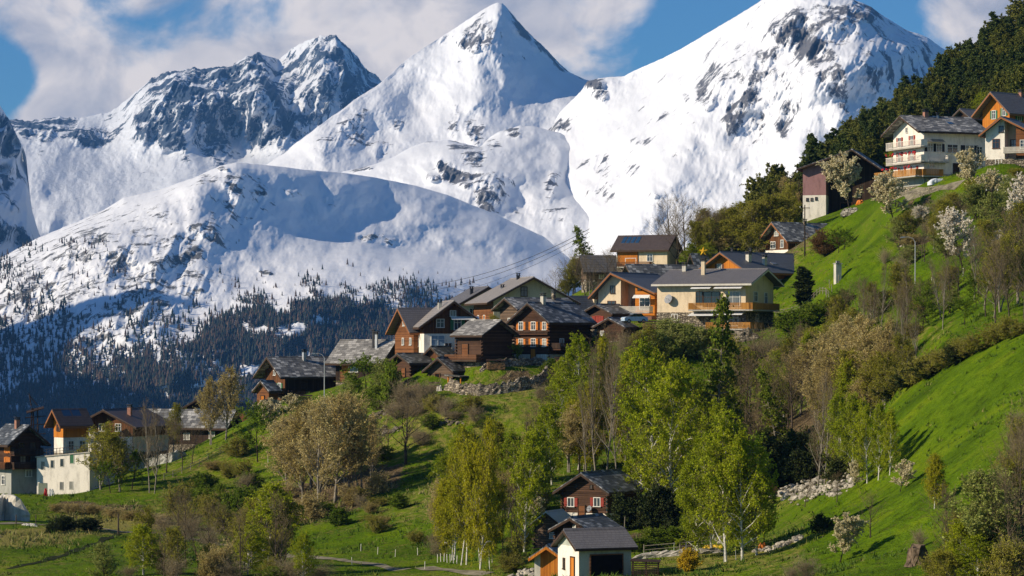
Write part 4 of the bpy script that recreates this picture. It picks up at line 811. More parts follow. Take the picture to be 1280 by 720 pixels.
    if K['lv'] > 0:
        nl = int(len(TW) * K['lv']); blk = np.repeat(.12 + rs.rand(len(TW) // 24 + 1) ** 1.3, 24)[:len(TW)]; ix = rs.choice(len(TW), nl, p=blk / blk.sum()); x = rs.rand(nl)[:, None]; C = TW[ix, :3] * (1 - x) + TW[ix, 3:6] * x + rs.randn(nl, 3) * .07
        LV, LF = leaf_quads(rs, C, K['ls'], .25); V.append(LV); Fq.append(LF + len(WV)); mi.append(np.ones(len(LF), int))
        cl = rs.rand(len(TW)); tn.append(np.repeat(np.clip(.55 * cl[ix] + .45 * rs.rand(nl), 0, 1), 4))
    return (tv, tf), (np.concatenate(V), np.concatenate(Fq), np.concatenate(mi), np.concatenate(tn)), K
PROTO = {}
NVAR = dict(pine=4, bare=3, bare_tall=3, bud=3, olive=2, birch=3, lime=3, blossom=2, apple=2, shrub=2, shrub_green=2, shrub_bare=2, shrub_pale=2, spruce=2)
KNAME = dict(bare='bare_tree', bare_tall='bare_tree', bud='budding_tree', olive='budding_tree', birch='birch_tree', lime='birch_tree', apple='apple_tree', pale='leafy_tree', blossom='blossoming_tree', blossom_old='blossoming_tree', larch='larch_tree', pine='pine_tree', spruce='spruce_tree', cypress='cypress_tree')
CAT = dict(larch_tree='larch', pine_tree='pine', spruce_tree='spruce', cypress_tree='cypress', birch_tree='birch', forsythia='shrub')
PROTO_META = {}
def proto_mesh(kind, var):
    key = (kind, var)
    if key not in PROTO:
        (tv, tf), (cv, cf, mi, tn), K = grow(kind, hash(kind) % 1 + sum(map(ord, kind)) * 7 + var * 131)
        PROTO_META[key] = (float(np.percentile(cv[:, 2], 99.7)), float(np.percentile(np.hypot(cv[:, 0], cv[:, 1]), 97)))
        t = mesh_obj('trunk', tv, tf, M[K['bark']], smooth=True); c = mesh_obj('crown', cv, cf, [M[K['twm']], LM[K['leaf']]], mi=mi, attr={'tint': tn})
        PROTO[key] = (t.data, c.data); bpy.data.objects.remove(t); bpy.data.objects.remove(c)
    return PROTO[key]
trs = random.Random(5); NTREE = 0
def tree(kind, px, py, hpx, label, group=None, wf=1.0, var=None, at=None, lean=0, wpx=None):
    """wf: crown width relative to the model's own; wpx: crown width in photo pixels"""
    global NTREE
    p = at or hit(px, py); m = p.y / FOC; v = trs.randrange(NVAR.get(kind, 1)) if var is None else var
    tm, cm = proto_mesh(kind, v); hh, rad = PROTO_META[(kind, v)]; s = hpx * m / hh
    if wpx: wf = wpx * m / 2 / (rad * s)
    nm = KNAME.get(kind, 'forsythia' if kind == 'forsythia' else 'shrub')
    r = empty(nm, p, trs.uniform(0, 6.28)); r.rotation_euler[0] = R(lean); r.scale = (s * wf, s * wf, s); tag(r, label, CAT.get(nm, 'tree' if nm.endswith('tree') else 'shrub'), group)
    for n, me in (('trunk', tm), ('crown', cm)):
        o = bpy.data.objects.new(n, me); COL.objects.link(o); o.parent = r
    NTREE += 1
    return r
# ================================================================ BUILDINGS
SH, SG, SR, SB, SK = 'shutter', 'shutter_green', 'shutter_red', 'shutter_brown', 'shutter_black'
def dish(par_info, fc, u, z, r=.45):
    o, t, n = par_info['face'](fc, u, 0); o = o + Vector((0, 0, z * par_info['m'])); k = 14; g = MB()
    ax = (n + Vector((0, 0, .35)) - t * .3).normalized(); e1 = ax.orthogonal().normalized(); e2 = ax.cross(e1); c = o + n * .55
    for (rr, dd) in ((r, .0), (r * .96, -.03)):
        g.add([c - ax * .12 + ax * dd] + [c + ax * dd + (e1 * math.cos(2 * math.pi * i / k) + e2 * math.sin(2 * math.pi * i / k)) * rr for i in range(k)], [(0, i + 1, (i + 1) % k + 1) for i in range(k)])
    d_ = g.build('satellite_dish', plain('dish_grey', (.22, .23, .25), .5, .4), par_info['root']); a = MB(); a.bar(o, c, .035); a.bar(c, c + ax * .5 - Vector((0, 0, .15)), .02); a.box(*sum(((q - .05, q + .05) for q in (c + ax * .5 - Vector((0, 0, .15)))), ())); a.build('dish_arm', M['dark'], d_)
def awn(I, fc, u0, u1, z, dep, mt='awning', nm='awning'):
    o, t, n = I['face'](fc, 0); L = I['w'] if fc == 'F' else I['l']; z = z * I['m']; g = MB()
    a, b = o + t * u0 * L + n * .08, o + t * u1 * L + n * .08; q = [a + Vector((0, 0, z)), b + Vector((0, 0, z)), b + n * dep + Vector((0, 0, z - .45)), a + n * dep + Vector((0, 0, z - .45))]
    g.add(q + [p + Vector((0, 0, .07)) for p in q], [(0, 1, 2, 3), (7, 6, 5, 4), (0, 4, 5, 1), (1, 5, 6, 2), (2, 6, 7, 3), (3, 7, 4, 0)]); g.build(nm, M[mt], I['root'])

# ---- the old village core
house('log_chalet', 'dark log chalet with two rows of orange shutters and an orange ground-floor door', 686, 452, -42, 43, 54, 52, 20, Y=441, wall='log', roof='slate_dark', base=('offwhite', 9), ends=True, oe=.9, of=1.0,
      windows=[('F', .20, 40, .8, 1.15, SH), ('F', .56, 40, .8, 1.15, SH), ('F', .88, 40, .65, 1.1, SH), ('F', .20, 19, .8, 1.1, SH), ('F', .56, 19, .8, 1.15, SH), ('F', .88, 19, .65, 1.1, SH), ('F', .22, 1.5, .8, .8, None), ('F', .86, 1.5, .8, .8, None), ('R', .3, 20, .8, 1.0, None), ('R', .7, 20, .8, 1.0, None)],
      doors=[('F', .56, .95, 1.9, 'plank_orange')], balconies=[('F', -.02, 1.02, 35, .5, .35, 'plank_dark', 'log'), ('R', .02, 1.1, 16, 2.2, .9, 'plank_dark', 'log')], chimneys=[(.05, .25, .6, 1.5, 'offwhite')])
house('log_house', 'low dark log house with a whitish slate roof squeezed behind the shuttered chalet', 650, 425, -52, 25, 72, 40, 11, Y=462, wall='log_grey', roof='slate', of=1.2, windows=[('F', .5, 20, .8, .9, None)], chimneys=[(.1, .75, .5, 1.4, 'stone')])
I = house('log_barn', 'windowless log barn with a pale slate roof between the white-walled chalet and the shuttered chalet', 602, 453, 50, 38, 32, 36, 15, Y=436, wall='log_brown', roof='slate_light', ends=True, oe=.9, of=.9, doors=[('L', .35, 1.2, 2.0, 'plank_red', 6)], balconies=[('L', -.25, 1.0, 3, 1.3, .8, 'beam', 'log_grey')])
I = house('chalet', 'wide chalet with brown boarded upper floor over a white ground floor', 530, 443, 12, 72, 14, 38, 27, Y=446, wall='white', upper=('plank_brown', 26), roof='tile_pale', oe=1.0, of=1.2, fascia='fascia',
      windows=[('F', .28, 34, 1.1, 1.2, None), ('F', .58, 31, 1.0, 1.7, SG), ('F', .80, 34, .9, 1.2, None), ('F', .42, 6, 1.0, 1.0, None), ('F', .24, 11, 2.0, 1.5, None, 'frame', 0, 'bluewin'), ('L', .4, 10, .8, 1.2, None), ('F', .5, 48, .8, .8, None)], chimneys=[(-.35, .3, .55, 1.3, 'offwhite')])
awn(I, 'F', .46, .94, 47, 1.0)
house('chalet', 'narrow orange-brown boarded chalet at the left end of the old village', 517, 443, -60, 25, 44, 32, 24, Y=450, wall='plank_red', roof='tile_grey', oe=.9, of=1.2, fascia='fascia_brown', windows=[('F', .45, 12, .5, 1.0, None), ('F', .85, 12, .5, 1.0, None), ('F', .5, 36, .6, .8, None)])
I = house('chalet', 'big chalet with a pale yellow gable rising above the dark log houses', 617, 420, 15, 95, 26, 46, 26, Y=482, wall='cream2', roof='tile_pale', oe=1.5, of=1.6, windows=[('F', .40, 50, 1.0, 1.5, None, 'fascia'), ('F', .68, 32, 1.0, 1.1, None), ('L', .55, 14, 1.1, 1.6, SH), ('L', .25, 14, 1.0, 1.6, None)], chimneys=[(-.05, .55, .5, .9, 'dark'), (-.5, .5, .5, .5, 'metal')], extra=lambda I: MB().box(-I['w'] / 2 - .06, -I['w'] / 2 + .0, .2, I['l'] - .2, I['H'] * .2, I['H'] - .25).build('side_boarding', M['plank_red'], I['root']))
house('cream_house', 'cream-walled house with a single grey roof slope tucked behind the white-walled chalet', 578, 405, 15, 62, 22, 27, 18, Y=497, wall='cream2', roof='tile_grey', oe=1.0, of=1.0, windows=[('F', .2, 12, .9, 1.0, None)], chimneys=[(-.5, .2, .5, 1.2, 'dark')])
house('granary', 'small dark slate-roofed granary standing below the orange-brown boarded chalet', 513, 474, -50, 22, 24, 22, 8, Y=441, wall='log_brown', roof='slate_old', oe=1.0, of=1.0, ends=True, doors=[('F', .6, .9, 1.3, 'plank_red', 3)])
house('granary', 'tiny granary with a brown gable squeezed between the two dark granaries', 551, 468, -45, 18, 16, 24, 9, Y=443, wall='plank_brown', roof='slate_old', oe=.6, of=.7, doors=[('F', .5, .7, 1.2, 'plank_red', 8)])
def leanto(I):
    g = MB(); m = I['m']; x = I['w'] / 2
    for (dx, y) in ((.2, .3), (.2, 2.6), (2.6, .3), (2.6, 2.6)): g.box(x + dx, x + dx + .16, y - 1.6, y - 1.44, -2.4, 1.0)
    g.build('porch_post', M['plank_orange'], I['root']); r = MB(); r.add([(x + .0, -1.8, 1.15), (x + 2.9, -1.8, .95), (x + 2.9, 1.3, .95), (x, 1.3, 1.15), (x, -1.8, 1.30), (x + 2.9, -1.8, 1.10), (x + 2.9, 1.3, 1.10), (x, 1.3, 1.30)], [(0, 3, 2, 1), (4, 5, 6, 7), (0, 1, 5, 4), (1, 2, 6, 5), (2, 3, 7, 6), (3, 0, 4, 7)]); r.build('porch_roof', M['slate_old'], I['root'])
house('log_shed', 'weathered log shed with a sagging slate roof and post porch above the curved stone wall', 565, 479, -38, 28, 44, 18, 12, Y=436, wall='log_grey', roof='slate_old', ends=True, oe=.9, of=.9, extra=leanto, doors=[('F', .35, .8, 1.4, 'shade_panel')])
house('log_house', 'small log house with red shutters and dark roof below the orange and cream house', 764, 410, -40, 32, 26, 19, 9, Y=452, wall='log_brown', roof='slate_dark', oe=.8, of=.8, windows=[('F', .5, 6, 1.0, 1.1, SR, 'shutter_red', 0, 'shutter_red')])
house('log_shed', 'low dark shed whose roof edge sits in front of the small red-shuttered log house', 779, 426, -30, 32, 14, 18, 9, Y=444, wall='log', roof='slate_dark', oe=.7, of=.7, windows=[('F', .2, 7, .5, .6, None)])
house('grey_roofed_house', 'low blue-grey roofed house with slim cream chimney left of the orange and cream house', 722, 402, -60, 10, 28, 18, 12, Y=505, wall='offwhite', roof='tile_blue', chimneys=[(.6, .85, .55, 2.2, 'cream')], windows=[('R', .5, 6, .9, .9, None)])

# ---- the newer houses right of the core
I = house('cream_house', 'cream house with an orange boarded loggia under a brown-edged grey roof', 815, 398, -30, 66, 58, 34, 22, Y=455, asym=-.40, roof='tile_blue', fascia='fascia_brown', oe=1.1, of=1.3, foundm='concrete',
      slices=[(0, .42, 0, None, 0, 'cream'), (.42, .64, 0, None, 2.6, 'cream2'), (.64, 1, 0, None, .9, 'board_orange')],
      windows=[('F', .27, 32, .7, 1.1, None, 'fascia'), ('F', .25, 13, 1.3, 1.1, None, 'shutter_brown'), ('F', .82, 12, 1.7, 1.9, None, 'frame', .9), ('F', .54, 12, .9, 1.9, None, 'fascia', 2.6), ('F', .72, 36, .5, .7, None, 'fascia', .9)],
      balconies=[('F', .42, 1.02, 8, 1.3, .9, 'offwhite'), ('F', .5, 1.1, -4, 2.0, .8, 'brick')])
awn(I, 'F', .67, .97, 29, .6)
def star(I):
    m = I['m']; x = -.42 * I['w'] / 2; y = .57 * I['l']; z = I['rz'](x) + 3.1
    g = MB(); k = 10; pts = [(math.sin(2 * math.pi * i / k) * (.75 if i % 2 == 0 else .32), math.cos(2 * math.pi * i / k) * (.75 if i % 2 == 0 else .32)) for i in range(k)]
    ex = Vector((math.cos(R(-65)), math.sin(R(-65)), 0)); ny = Vector((-ex.y, ex.x, 0)); c = Vector((x, y, z + .75)); vs = [c + ex * a + Vector((0, 0, b)) + ny * d for d in (-.05, .05) for a, b in pts] + [c - ny * .22, c + ny * .22]
    g.add(vs, [(i, (i + 1) % k, 2 * k) for i in range(k)] + [(i + k, 2 * k + 1, (i + 1) % k + k) for i in range(k)] + [(i, i + k, (i + 1) % k + k, (i + 1) % k) for i in range(k)])
    s = g.build('star_ornament', plain('star_yellow', (.75, .42, .02)), I['root']); MB().bar((x, y, z - 1.0), (x, y, z + .3), .03).build('mast', M['dark'], s)
I = house('balcony_house', 'beige house wrapped by a long orange wooden balcony with a yellow star on its chimney', 932, 416, 65, 43, 108, 63, 16, Y=446, wall='cream', roof='tile_grey', fascia='fascia_white', oe=1.2, of=1.4, base=('stone', 26), foundm='stone', extra=star,
      windows=[('L', .48, 36, 1.0, 1.9, None, 'fascia'), ('L', .62, 34, 2.6, 2.1, None, 'fascia'), ('L', .86, 34, 2.2, 2.1, None, 'frame'), ('L', .14, 40, .0001 + .5, .5, None, 'cream'), ('F', .35, 40, 1.5, 1.4, None), ('F', .72, 38, 1.1, 1.6, None), ('L', .65, 11, 1.6, 1.7, None, 'fascia'), ('L', .86, 9, 1.6, 1.9, None), ('F', .4, 10, 1.2, 1.6, None), ('L', .2, 16, .9, .9, None)],
      balconies=[('L', .40, 1.12, 29, 1.7, 1.05, 'balcony'), ('F', -.14, .95, 29, 1.3, 1.05, 'balcony'), ('L', .60, 1.10, 5, 1.9, 1.0, 'balcony'), ('F', -.1, .35, 5, 1.4, 1.0, 'balcony')], chimneys=[(-.42, .57, .55, 2.4, 'cream'), (-.1, .84, .6, 1.2, 'offwhite')])
dish(I, 'L', .14, 43, .75); awn(I, 'L', .42, .64, 59, 1.5); awn(I, 'L', .68, .99, 59, 1.5); awn(I, 'L', .40, .68, 25, 1.9); awn(I, 'L', .72, 1.0, 26, 1.6)
I = house('large_chalet', 'broad chalet with blue-grey roof and orange gable boards behind the beige balcony house', 936, 378, -48, 52, 112, 41, 21, Y=486, wall='offwhite', upper=('plank_orange', 30), roof='tile_blue', fascia='fascia_brown', oe=1.4, of=1.6, windows=[('F', .35, 42, .9, .9, SB), ('F', .75, 30, .8, 1.2, SG), ('R', .3, 20, 1.2, 1.1, None, 'fascia'), ('R', .7, 20, 1.2, 1.1, None, 'fascia')], chimneys=[(.55, .12, .7, 1.5, 'offwhite'), (.75, .26, .6, 1.6, 'offwhite'), (-.1, .1, .3, .9, 'dark'), (.0, .3, .3, .7, 'dark')])
slope_panel(I, 1, I['l'] * .36, I['l'] * .43, .6, .75, 'glass', 'skylight')
house('slate_roofed_house', 'long low dark house under streaky pale slates behind the orange and cream house', 796, 362, -62, 14, 86, 15, 15, Y=505, wall='plank_dark', roof='slate', of=1.1)
house('slate_roofed_house', 'little dark slate roof poking up behind the chimneys of the beige balcony house', 873, 352, -62, 9, 36, 19, 14, Y=528, wall='plank_dark', roof='slate_dark')
I = house('solar_roof_house', 'cream house with eight blue solar panels on its brown roof', 834, 334, 66, 17, 62, 24, 15, Y=532, wall='cream', roof='tile_brown', fascia='fascia', oe=.8, of=.6, ob=1.0, windows=[('L', .28, 4, 2.0, 1.1, None), ('L', .66, 8, 1.0, 1.2, None)], doors=[('L', .22, 3.9, 2.6, 'plank_orange', 3)], balconies=[('L', .05, .7, 1, 1.3, .9, 'beam')])
slope_panel(I, -1, I['l'] * .60, I['l'] * .97, .12, .66, 'solar', 'solar_panel', 4, 2)
house('old_barn', 'faded grey barn half hidden by bare trees left of the solar-panelled house', 733, 352, -72, 6, 38, 17, 14, Y=552, wall='log_grey', roof='tile_grey', windows=[('R', .5, 4, .8, .8, None)])
I = house('chalet', 'chalet with white gable boarding and a long slate roof below the mauve barn', 985, 322, -55, 25, 66, 25, 18, Y=524, wall='plank_brown', roof='slate', fascia='fascia_brown', oe=1.2, of=1.3, base=('white', 10), windows=[('F', .35, 12, 1.2, 1.2, None), ('F', .75, 13, .7, 1.3, None), ('F', .5, 28, 1.0, 1.2, None), ('R', .2, 10, 1.0, 1.1, None), ('R', .55, 10, 1.0, 1.1, None)], chimneys=[(.1, .55, .5, .9, 'stone')])
house('log_shed', 'low black-fronted shed half sunk in the slope beside the white-gabled chalet', 1052, 300, 30, 34, 14, 8, 11, Y=515, wall='plank_dark', roof='slate_light', oe=.8, of=1.1, doors=[('F', .5, 2.6, 1.1, 'shade_panel')])
I = house('tall_barn', 'tall barn with mauve upper boarding over a whitewashed stone base', 1097, 280, -15, 91, 22, 71, 21, Y=562, asym=.34, roof='slate_dark', oe=1.0, of=1.4, slices=[(0, .31, 0, 37, 0, 'white'), (0, .31, 37, None, 0, 'purple'), (.31, 1, 0, None, 3.2, 'plank_dark')], windows=[('F', .06, 30, .3, .5, None, 'fascia'), ('F', .12, 30, .3, .5, None, 'fascia'), ('F', .18, 31, .3, .5, None, 'fascia'), ('F', .7, 34, 1.2, 1.0, None, 'fascia', 3.2)], doors=[('F', .55, 2.2, 2.4, 'shade_panel', 12, 3.2)])
I = house('tall_white_house', 'tall white house with stacked balconies and a streaky slate roof on the upper slope', 1155, 229, -68, 29, 82, 67, 18, Y=474, wall='white', roof='slate', fascia='fascia', oe=1.2, of=1.7, base=('grey', 12),
      windows=[('F', .22, 49, .9, 1.5, SR), ('F', .62, 49, .9, 1.6, SR), ('F', .22, 30, .9, 1.6, SR), ('F', .62, 30, 1.0, 1.6, SR), ('F', .3, 14, 1.1, 1.1, SR), ('F', .7, 14, 1.1, 1.1, SR), ('F', .45, 66, .6, .8, None), ('R', .10, 40, .9, 1.25, SK), ('R', .24, 40, .9, 1.25, SK), ('R', .46, 39, 1.9, 1.3, None), ('R', .74, 38, 1.5, 1.4, SK), ('R', .12, 20, 1.0, 1.1, None), ('R', .9, 38, .9, 1.2, None)],
      doors=[('R', .52, 1.0, 2.0, 'plank_dark', 10)], balconies=[('F', -.02, 1.12, 46, 1.3, 1.1, 'white_rail'), ('F', -.02, 1.12, 27, 1.3, 1.1, 'white_rail'), ('R', -.08, .34, 27, 1.2, 1.1, 'white_rail'), ('F', -.25, 1.1, 9, 2.2, 1.1, 'balcony'), ('R', -.08, .25, 9, 1.3, 1.1, 'balcony')], chimneys=[(.0, .28, .7, 1.1, 'brick'), (.1, .45, .3, .8, 'metal')])
slope_panel(I, 1, I['l'] * .5, I['l'] * .6, .42, .62, 'solar', 'skylight'); awn(I, 'R', -.02, .30, 55, .9, 'metal', 'canopy')
fl = MB(); rs = random.Random(4)
for zz in (15, 33):
    o, t, n = I['face']('F', 0)
    for k in range(26):
        q = o + t * (rs.random() * I['w']) + n * (1.42 if zz > 20 else 2.3) + Vector((0, 0, (zz + 4) * I['m'] + rs.random() * .3)); fl.bar(q, q + Vector((rs.uniform(-.1, .1), rs.uniform(-.1, .1), .2)), .12, .08, 5)
fl.build('balcony_flowers', plain('red_geraniums', (.45, .02, .03)), I['root'])
house('orange_chalet', 'bright orange boarded chalet with green shutters at the top right edge', 1262, 190, -50, 28, 46, 54, 20, Y=505, wall='white', upper=('plank_orange', 32), roof='tile_grey', fascia='fascia_brown', oe=1.3, of=1.6, windows=[('F', .42, 43, .7, 1.4, SG), ('F', .80, 46, .7, 1.3, SG), ('F', .6, 15, .8, 1.1, None), ('R', .3, 40, .9, 1.1, SG)], chimneys=[(.1, .75, .6, 1.0, 'brick')])
house('dark_hut', 'dark hut roof just showing between the tall white house and the orange chalet', 1214, 165, -50, 18, 24, 18, 10, Y=545, wall='plank_dark', roof='tile_grey')
I = house('stone_gabled_house', 'house with a rough white gable, curved balcony and red-brown boarding at the right edge', 1286, 212, -25, 50, 30, 48, 17, Y=462, asym=-.2, roof='tile_blue', fascia='fascia_brown', oe=.8, of=1.2, slices=[(0, .44, 0, None, 0, 'white'), (.44, .68, 0, None, 2.2, 'cream2'), (.68, 1.0, 0, None, .6, 'plank_red')], base=('stone', 14), windows=[('F', .24, 28, 1.0, 1.4, None, 'shutter_brown'), ('F', .36, 48, .6, .9, None, 'fascia'), ('F', .85, 27, .9, 1.3, None, 'frame', .6), ('F', .3, 6, .9, 1.0, None), ('F', .56, 24, .9, 1.9, None, 'fascia', 2.2)], balconies=[('F', .46, 1.04, 22, 1.4, .8, 'offwhite')])

# ---- left edge of the village
I = house('dark_chalet', 'dark slate-roofed chalet with a tall steel chimney at the left brow of the hill', 356, 501, -55, 28, 64, 35, 18, Y=476, wall='plank_brown', roof='slate', oe=1.3, of=1.6, windows=[('F', .35, 14, .8, 1.0, SG), ('F', .75, 14, .8, 1.0, SG), ('F', .5, 32, .6, .7, None), ('R', .35, 14, 1.0, 1.1, None, 'fascia'), ('R', .7, 14, 1.2, 1.1, None, 'fascia')], balconies=[('F', .0, 1.05, 9, 1.0, .9, 'plank_brown', 'log'), ('R', .05, .95, 6, 1.4, .9, 'plank_dark', 'log')], chimneys=[(.25, .5, .5, 1.7, 'steel')],
      extra=lambda I: MB().box(I['w'] / 2 + .003, I['w'] / 2 + .06, .1, I['l'] - .1, 0, I['H'] - .1).build('side_boarding', M['plank_dark'], I['root']))  # right side's shade put into the colour: darker boards laid over it
house('log_shed', 'tiny shed with a grey slate roof leaning against the left end of the dark chalet', 336, 507, -40, 16, 10, 20, 9, Y=472, wall='plank_red', roof='slate', oe=.6, of=.6, doors=[('F', .5, .7, 1.3, 'plank_orange', 2)])
house('slate_roofed_house', 'low house with broad pale slate roof and twin steel flues', 478, 478, 65, 26, 60, 29, 22, Y=474, wall='plank_dark', roof='slate_light', oe=1.3, of=.6, ob=1.4, windows=[('L', .38, 13, 1.6, 1.2, None, 'frame'), ('L', .22, 13, .6, 1.2, SH, 'shutter', 0, 'shutter')], doors=[('L', .15, .9, 1.9, 'plank_red')], chimneys=[(-.45, .26, .38, 2.6, 'steel'), (-.45, .33, .30, 2.9, 'dark')])

# ---- houses in the hollow at far left
I = house('small_orange_chalet', 'small orange boarded chalet with dark solar panels on its brown roof', 79, 566, -50, 14, 28, 40, 12, Y=452, wall='white', upper=('plank_orange', 19), roof='tile_brown', fascia='fascia_brown', oe=1.0, of=1.2, windows=[('F', .5, 27, .55, 1.1, SB, 'shutter_brown'), ('R', .3, 3, .9, 1.4, None), ('R', .75, 3, .9, 1.4, None)])
slope_panel(I, 1, .2, I['l'] * .8, .08, .75, 'solar', 'solar_panel', 2, 1)
house('chalet', 'brown boarded chalet with a white lower floor beside the small orange chalet', 166, 566, -20, 68, 34, 35, 17, Y=458, wall='white', upper=('plank_brown', 20), roof='tile_brown', fascia='fascia', oe=1.3, of=1.4, windows=[('F', .40, 27, .9, 1.1, None), ('F', .72, 27, .9, 1.1, None), ('F', .12, 22, .9, 1.3, None), ('F', .25, 4, 1.1, 1.3, None), ('F', .75, 4, 1.1, 1.3, SG)], balconies=[('F', .0, .35, 19, 1.0, .9, 'offwhite')], chimneys=[(.45, .3, .6, 1.6, 'brick')])
house('dark_chalet', 'dark timber chalet with stacked balconies and brick chimney at the left edge', 14, 618, 38, 32, 30, 68, 16, Y=436, wall='grey', upper=('log', 33), roof='slate_dark', oe=1.2, of=1.2, windows=[('F', .35, 55, .9, 1.1, None, 'fascia'), ('F', .75, 55, .9, 1.1, None, 'fascia'), ('F', .4, 38, .9, 1.1, None, 'fascia'), ('F', .75, 38, .9, 1.1, None, 'fascia'), ('F', .6, 22, .9, .9, None), ('L', .8, 52, .8, 1.2, SH, 'shutter', 0, 'shutter'), ('L', .8, 36, .8, 1.2, SH, 'shutter', 0, 'shutter'), ('L', .6, 12, .9, 1.2, None)], balconies=[('F', 0, 1, 33, 1.0, .9, 'plank_dark', 'log'), ('F', 0, 1, 50, 1.0, .9, 'plank_dark', 'log'), ('L', 0, 1, 33, 1.1, .9, 'plank_brown', 'log')], chimneys=[(-.2, .3, .6, 1.5, 'brick')])
house('long_barn', 'long low barn with a broken grey slate roof behind the bare poplars', 284, 556, 68, 12, 132, 26, 15, Y=478, wall='plank_dark', roof='slate', oe=1.0, of=.6, windows=[('L', .3, 6, 1, 1, None), ('L', .6, 6, 1, 1, None), ('L', .85, 8, .9, 1, None)], doors=[('L', .45, 2.0, 2.0, 'shade_panel')])
house('old_barn', 'brown gabled barn rising behind the long grey slate roof', 276, 546, -8, 60, 8, 28, 17, Y=496, wall='log_brown', roof='slate_old', windows=[('F', .5, 30, .7, .7, None)])
house('dark_hut', 'small dark hut with a pointed roof at the right end of the long slate roof', 309, 545, -20, 30, 12, 26, 12, Y=494, wall='plank_brown', roof='slate_old')
# white block under the terrace
def white_block():
    A = P(46, 618, 437); Bp = P(112, 612, 434.0); u = (Bp - A); u.z = 0; L = u.length; u.normalize(); n = Vector((u.y, -u.x, 0)); m = A.y / FOC
    rz = math.atan2(u.y, u.x); r = empty('garage_building', A, rz); tag(r, 'plain white building with small dark windows and a grey garage door at left', 'building')
    H0 = 46 * m; H1 = 53 * m; g = MB(); g.prism([(0, -2), (L, -2), (L, H1), (0, H0)], 0, 8.0); g.build('wall', M['white'], r)
    g = MB(); g.prism([(-.15, H0 + .004), (L + .15, H1 + .004), (L + .15, H1 + .18), (-.15, H0 + .18)], -.15, 8.1); g.build('terrace_slab', M['concrete'], r)
    g = MB(); k = 16
    for i in range(k + 1): x = L * i / k; z = H0 + (H1 - H0) * i / k + .18; g.box(x - .03, x + .03, 0, .06, z, z + .95)
    for d in (.93, .5): g.bar((0, .03, H0 + .18 + d), (L, .03, H1 + .18 + d), .035)
    g.build('railing', M['dark'], r)
    for (px, py, w, h, mt) in [(53.5, 581, .5, 1.1, 'glass'), (65.5, 578, .5, 1.1, 'glass'), (77.5, 575, .5, 1.1, 'glass'), (90, 569, .6, 1.3, 'shutter_green'), (77, 604, .5, 1.1, 'glass'), (89, 602, .5, 1.1, 'glass')]:
        x = (px - 46) / 66 * L; z = (618 - py - (px - 46) * .09) * m - h / 2; g = MB()
        for q in ((x - w / 2 - .07, x - w / 2, z, z + h), (x + w / 2, x + w / 2 + .07, z, z + h), (x - w / 2 - .07, x + w / 2 + .07, z + h, z + h + .07), (x - w / 2 - .1, x + w / 2 + .1, z - .08, z)): g.box(q[0], q[1], -.05, .02, q[2], q[3])
        wo = g.build('window', M['offwhite'], r); MB().box(x - w / 2, x + w / 2, -.02, .02, z, z + h).build('pane', M[mt], wo)
    MB().box(.3, 1.75, -.06, .02, -.1, 1.75).build('garage_door', plain('garage_grey_green', (.16, .19, .15)), r)
white_block()
# ---- lower hamlet
I = house('log_house', 'log house with red-shuttered white windows and a dark slate roof in the lower hamlet', 757.5, 649, -28, 54, 46, 36, 19, Y=338, wall='log_brown', roof='slate_dark', ends=True, base=('white', 7), oe=.8, of=.9, windows=[('F', .20, 15, .75, .95, SR), ('F', .80, 16, .75, .95, SR), ('F', .32, 38, .25, .4, None, 'fascia'), ('F', .66, 38, .25, .4, None, 'fascia'), ('R', .35, 15, .7, .9, None, 'fascia')], doors=[('F', .45, .8, 1.5, 'plank_red', 0)])
dish(I, 'F', .66, 13, .38); MB().bar((I['w'] / 2 + .12, -.05, 0), (I['w'] / 2 + .12, -.05, I['H']), .05).build('drainpipe', M['offwhite'], I['root'])
house('log_barn', 'weathered narrow log barn with a pale metal roof at the left of the lower hamlet', 701, 695, -25, 33, 18, 39, 13, Y=318, wall='log_grey', roof='metal', oe=.5, of=.5, ends=True, windows=[('F', .68, 22, .4, .6, None), ('F', .4, 4, .7, .7, None, 'fascia')])
house('log_barn', 'reddish log barn with a slate roof just above the small chapel', 738, 693, -32, 43, 36, 30, 13, Y=306, wall='log_brown', roof='slate_dark', oe=.5, of=.7, ends=True, windows=[('F', .55, 31, .22, .35, None)])
house('garden_shed', 'small shed with an orange boarded front and pointed roof beside the chapel', 702, 730, -15, 34, 9, 33, 12, Y=276, roof='slate_dark', fascia='plank_orange', oe=.35, of=.7, slices=[(0, .22, 0, None, 0, 'offwhite'), (.22, 1, 0, None, .004, 'plank_orange')])
house('chapel', 'small white chapel with a wide dark opening under a plain grey roof at the bottom', 724, 730, -68, 25, 66, 46, 18, Y=262, wall='shaded_white', roof='tile_grey', fascia='fascia', oe=.45, of=.55, th=.12, doors=[('R', .52, 3.1, 2.55, 'shade_panel', 0), ('F', .72, .8, 2.3, 'plank_orange', 0)], windows=[('F', .3, 16, .3, .9, None, 'fascia')],
      extra=lambda I: MB().box(-I['w'] / 2 - .02, I['w'] / 2 - .0, -.03, -.003, -.2, I['H'] - .02).build('front_plaster', M['white'], I['root']))  # lit gable keeps white; the other walls carry painted shade
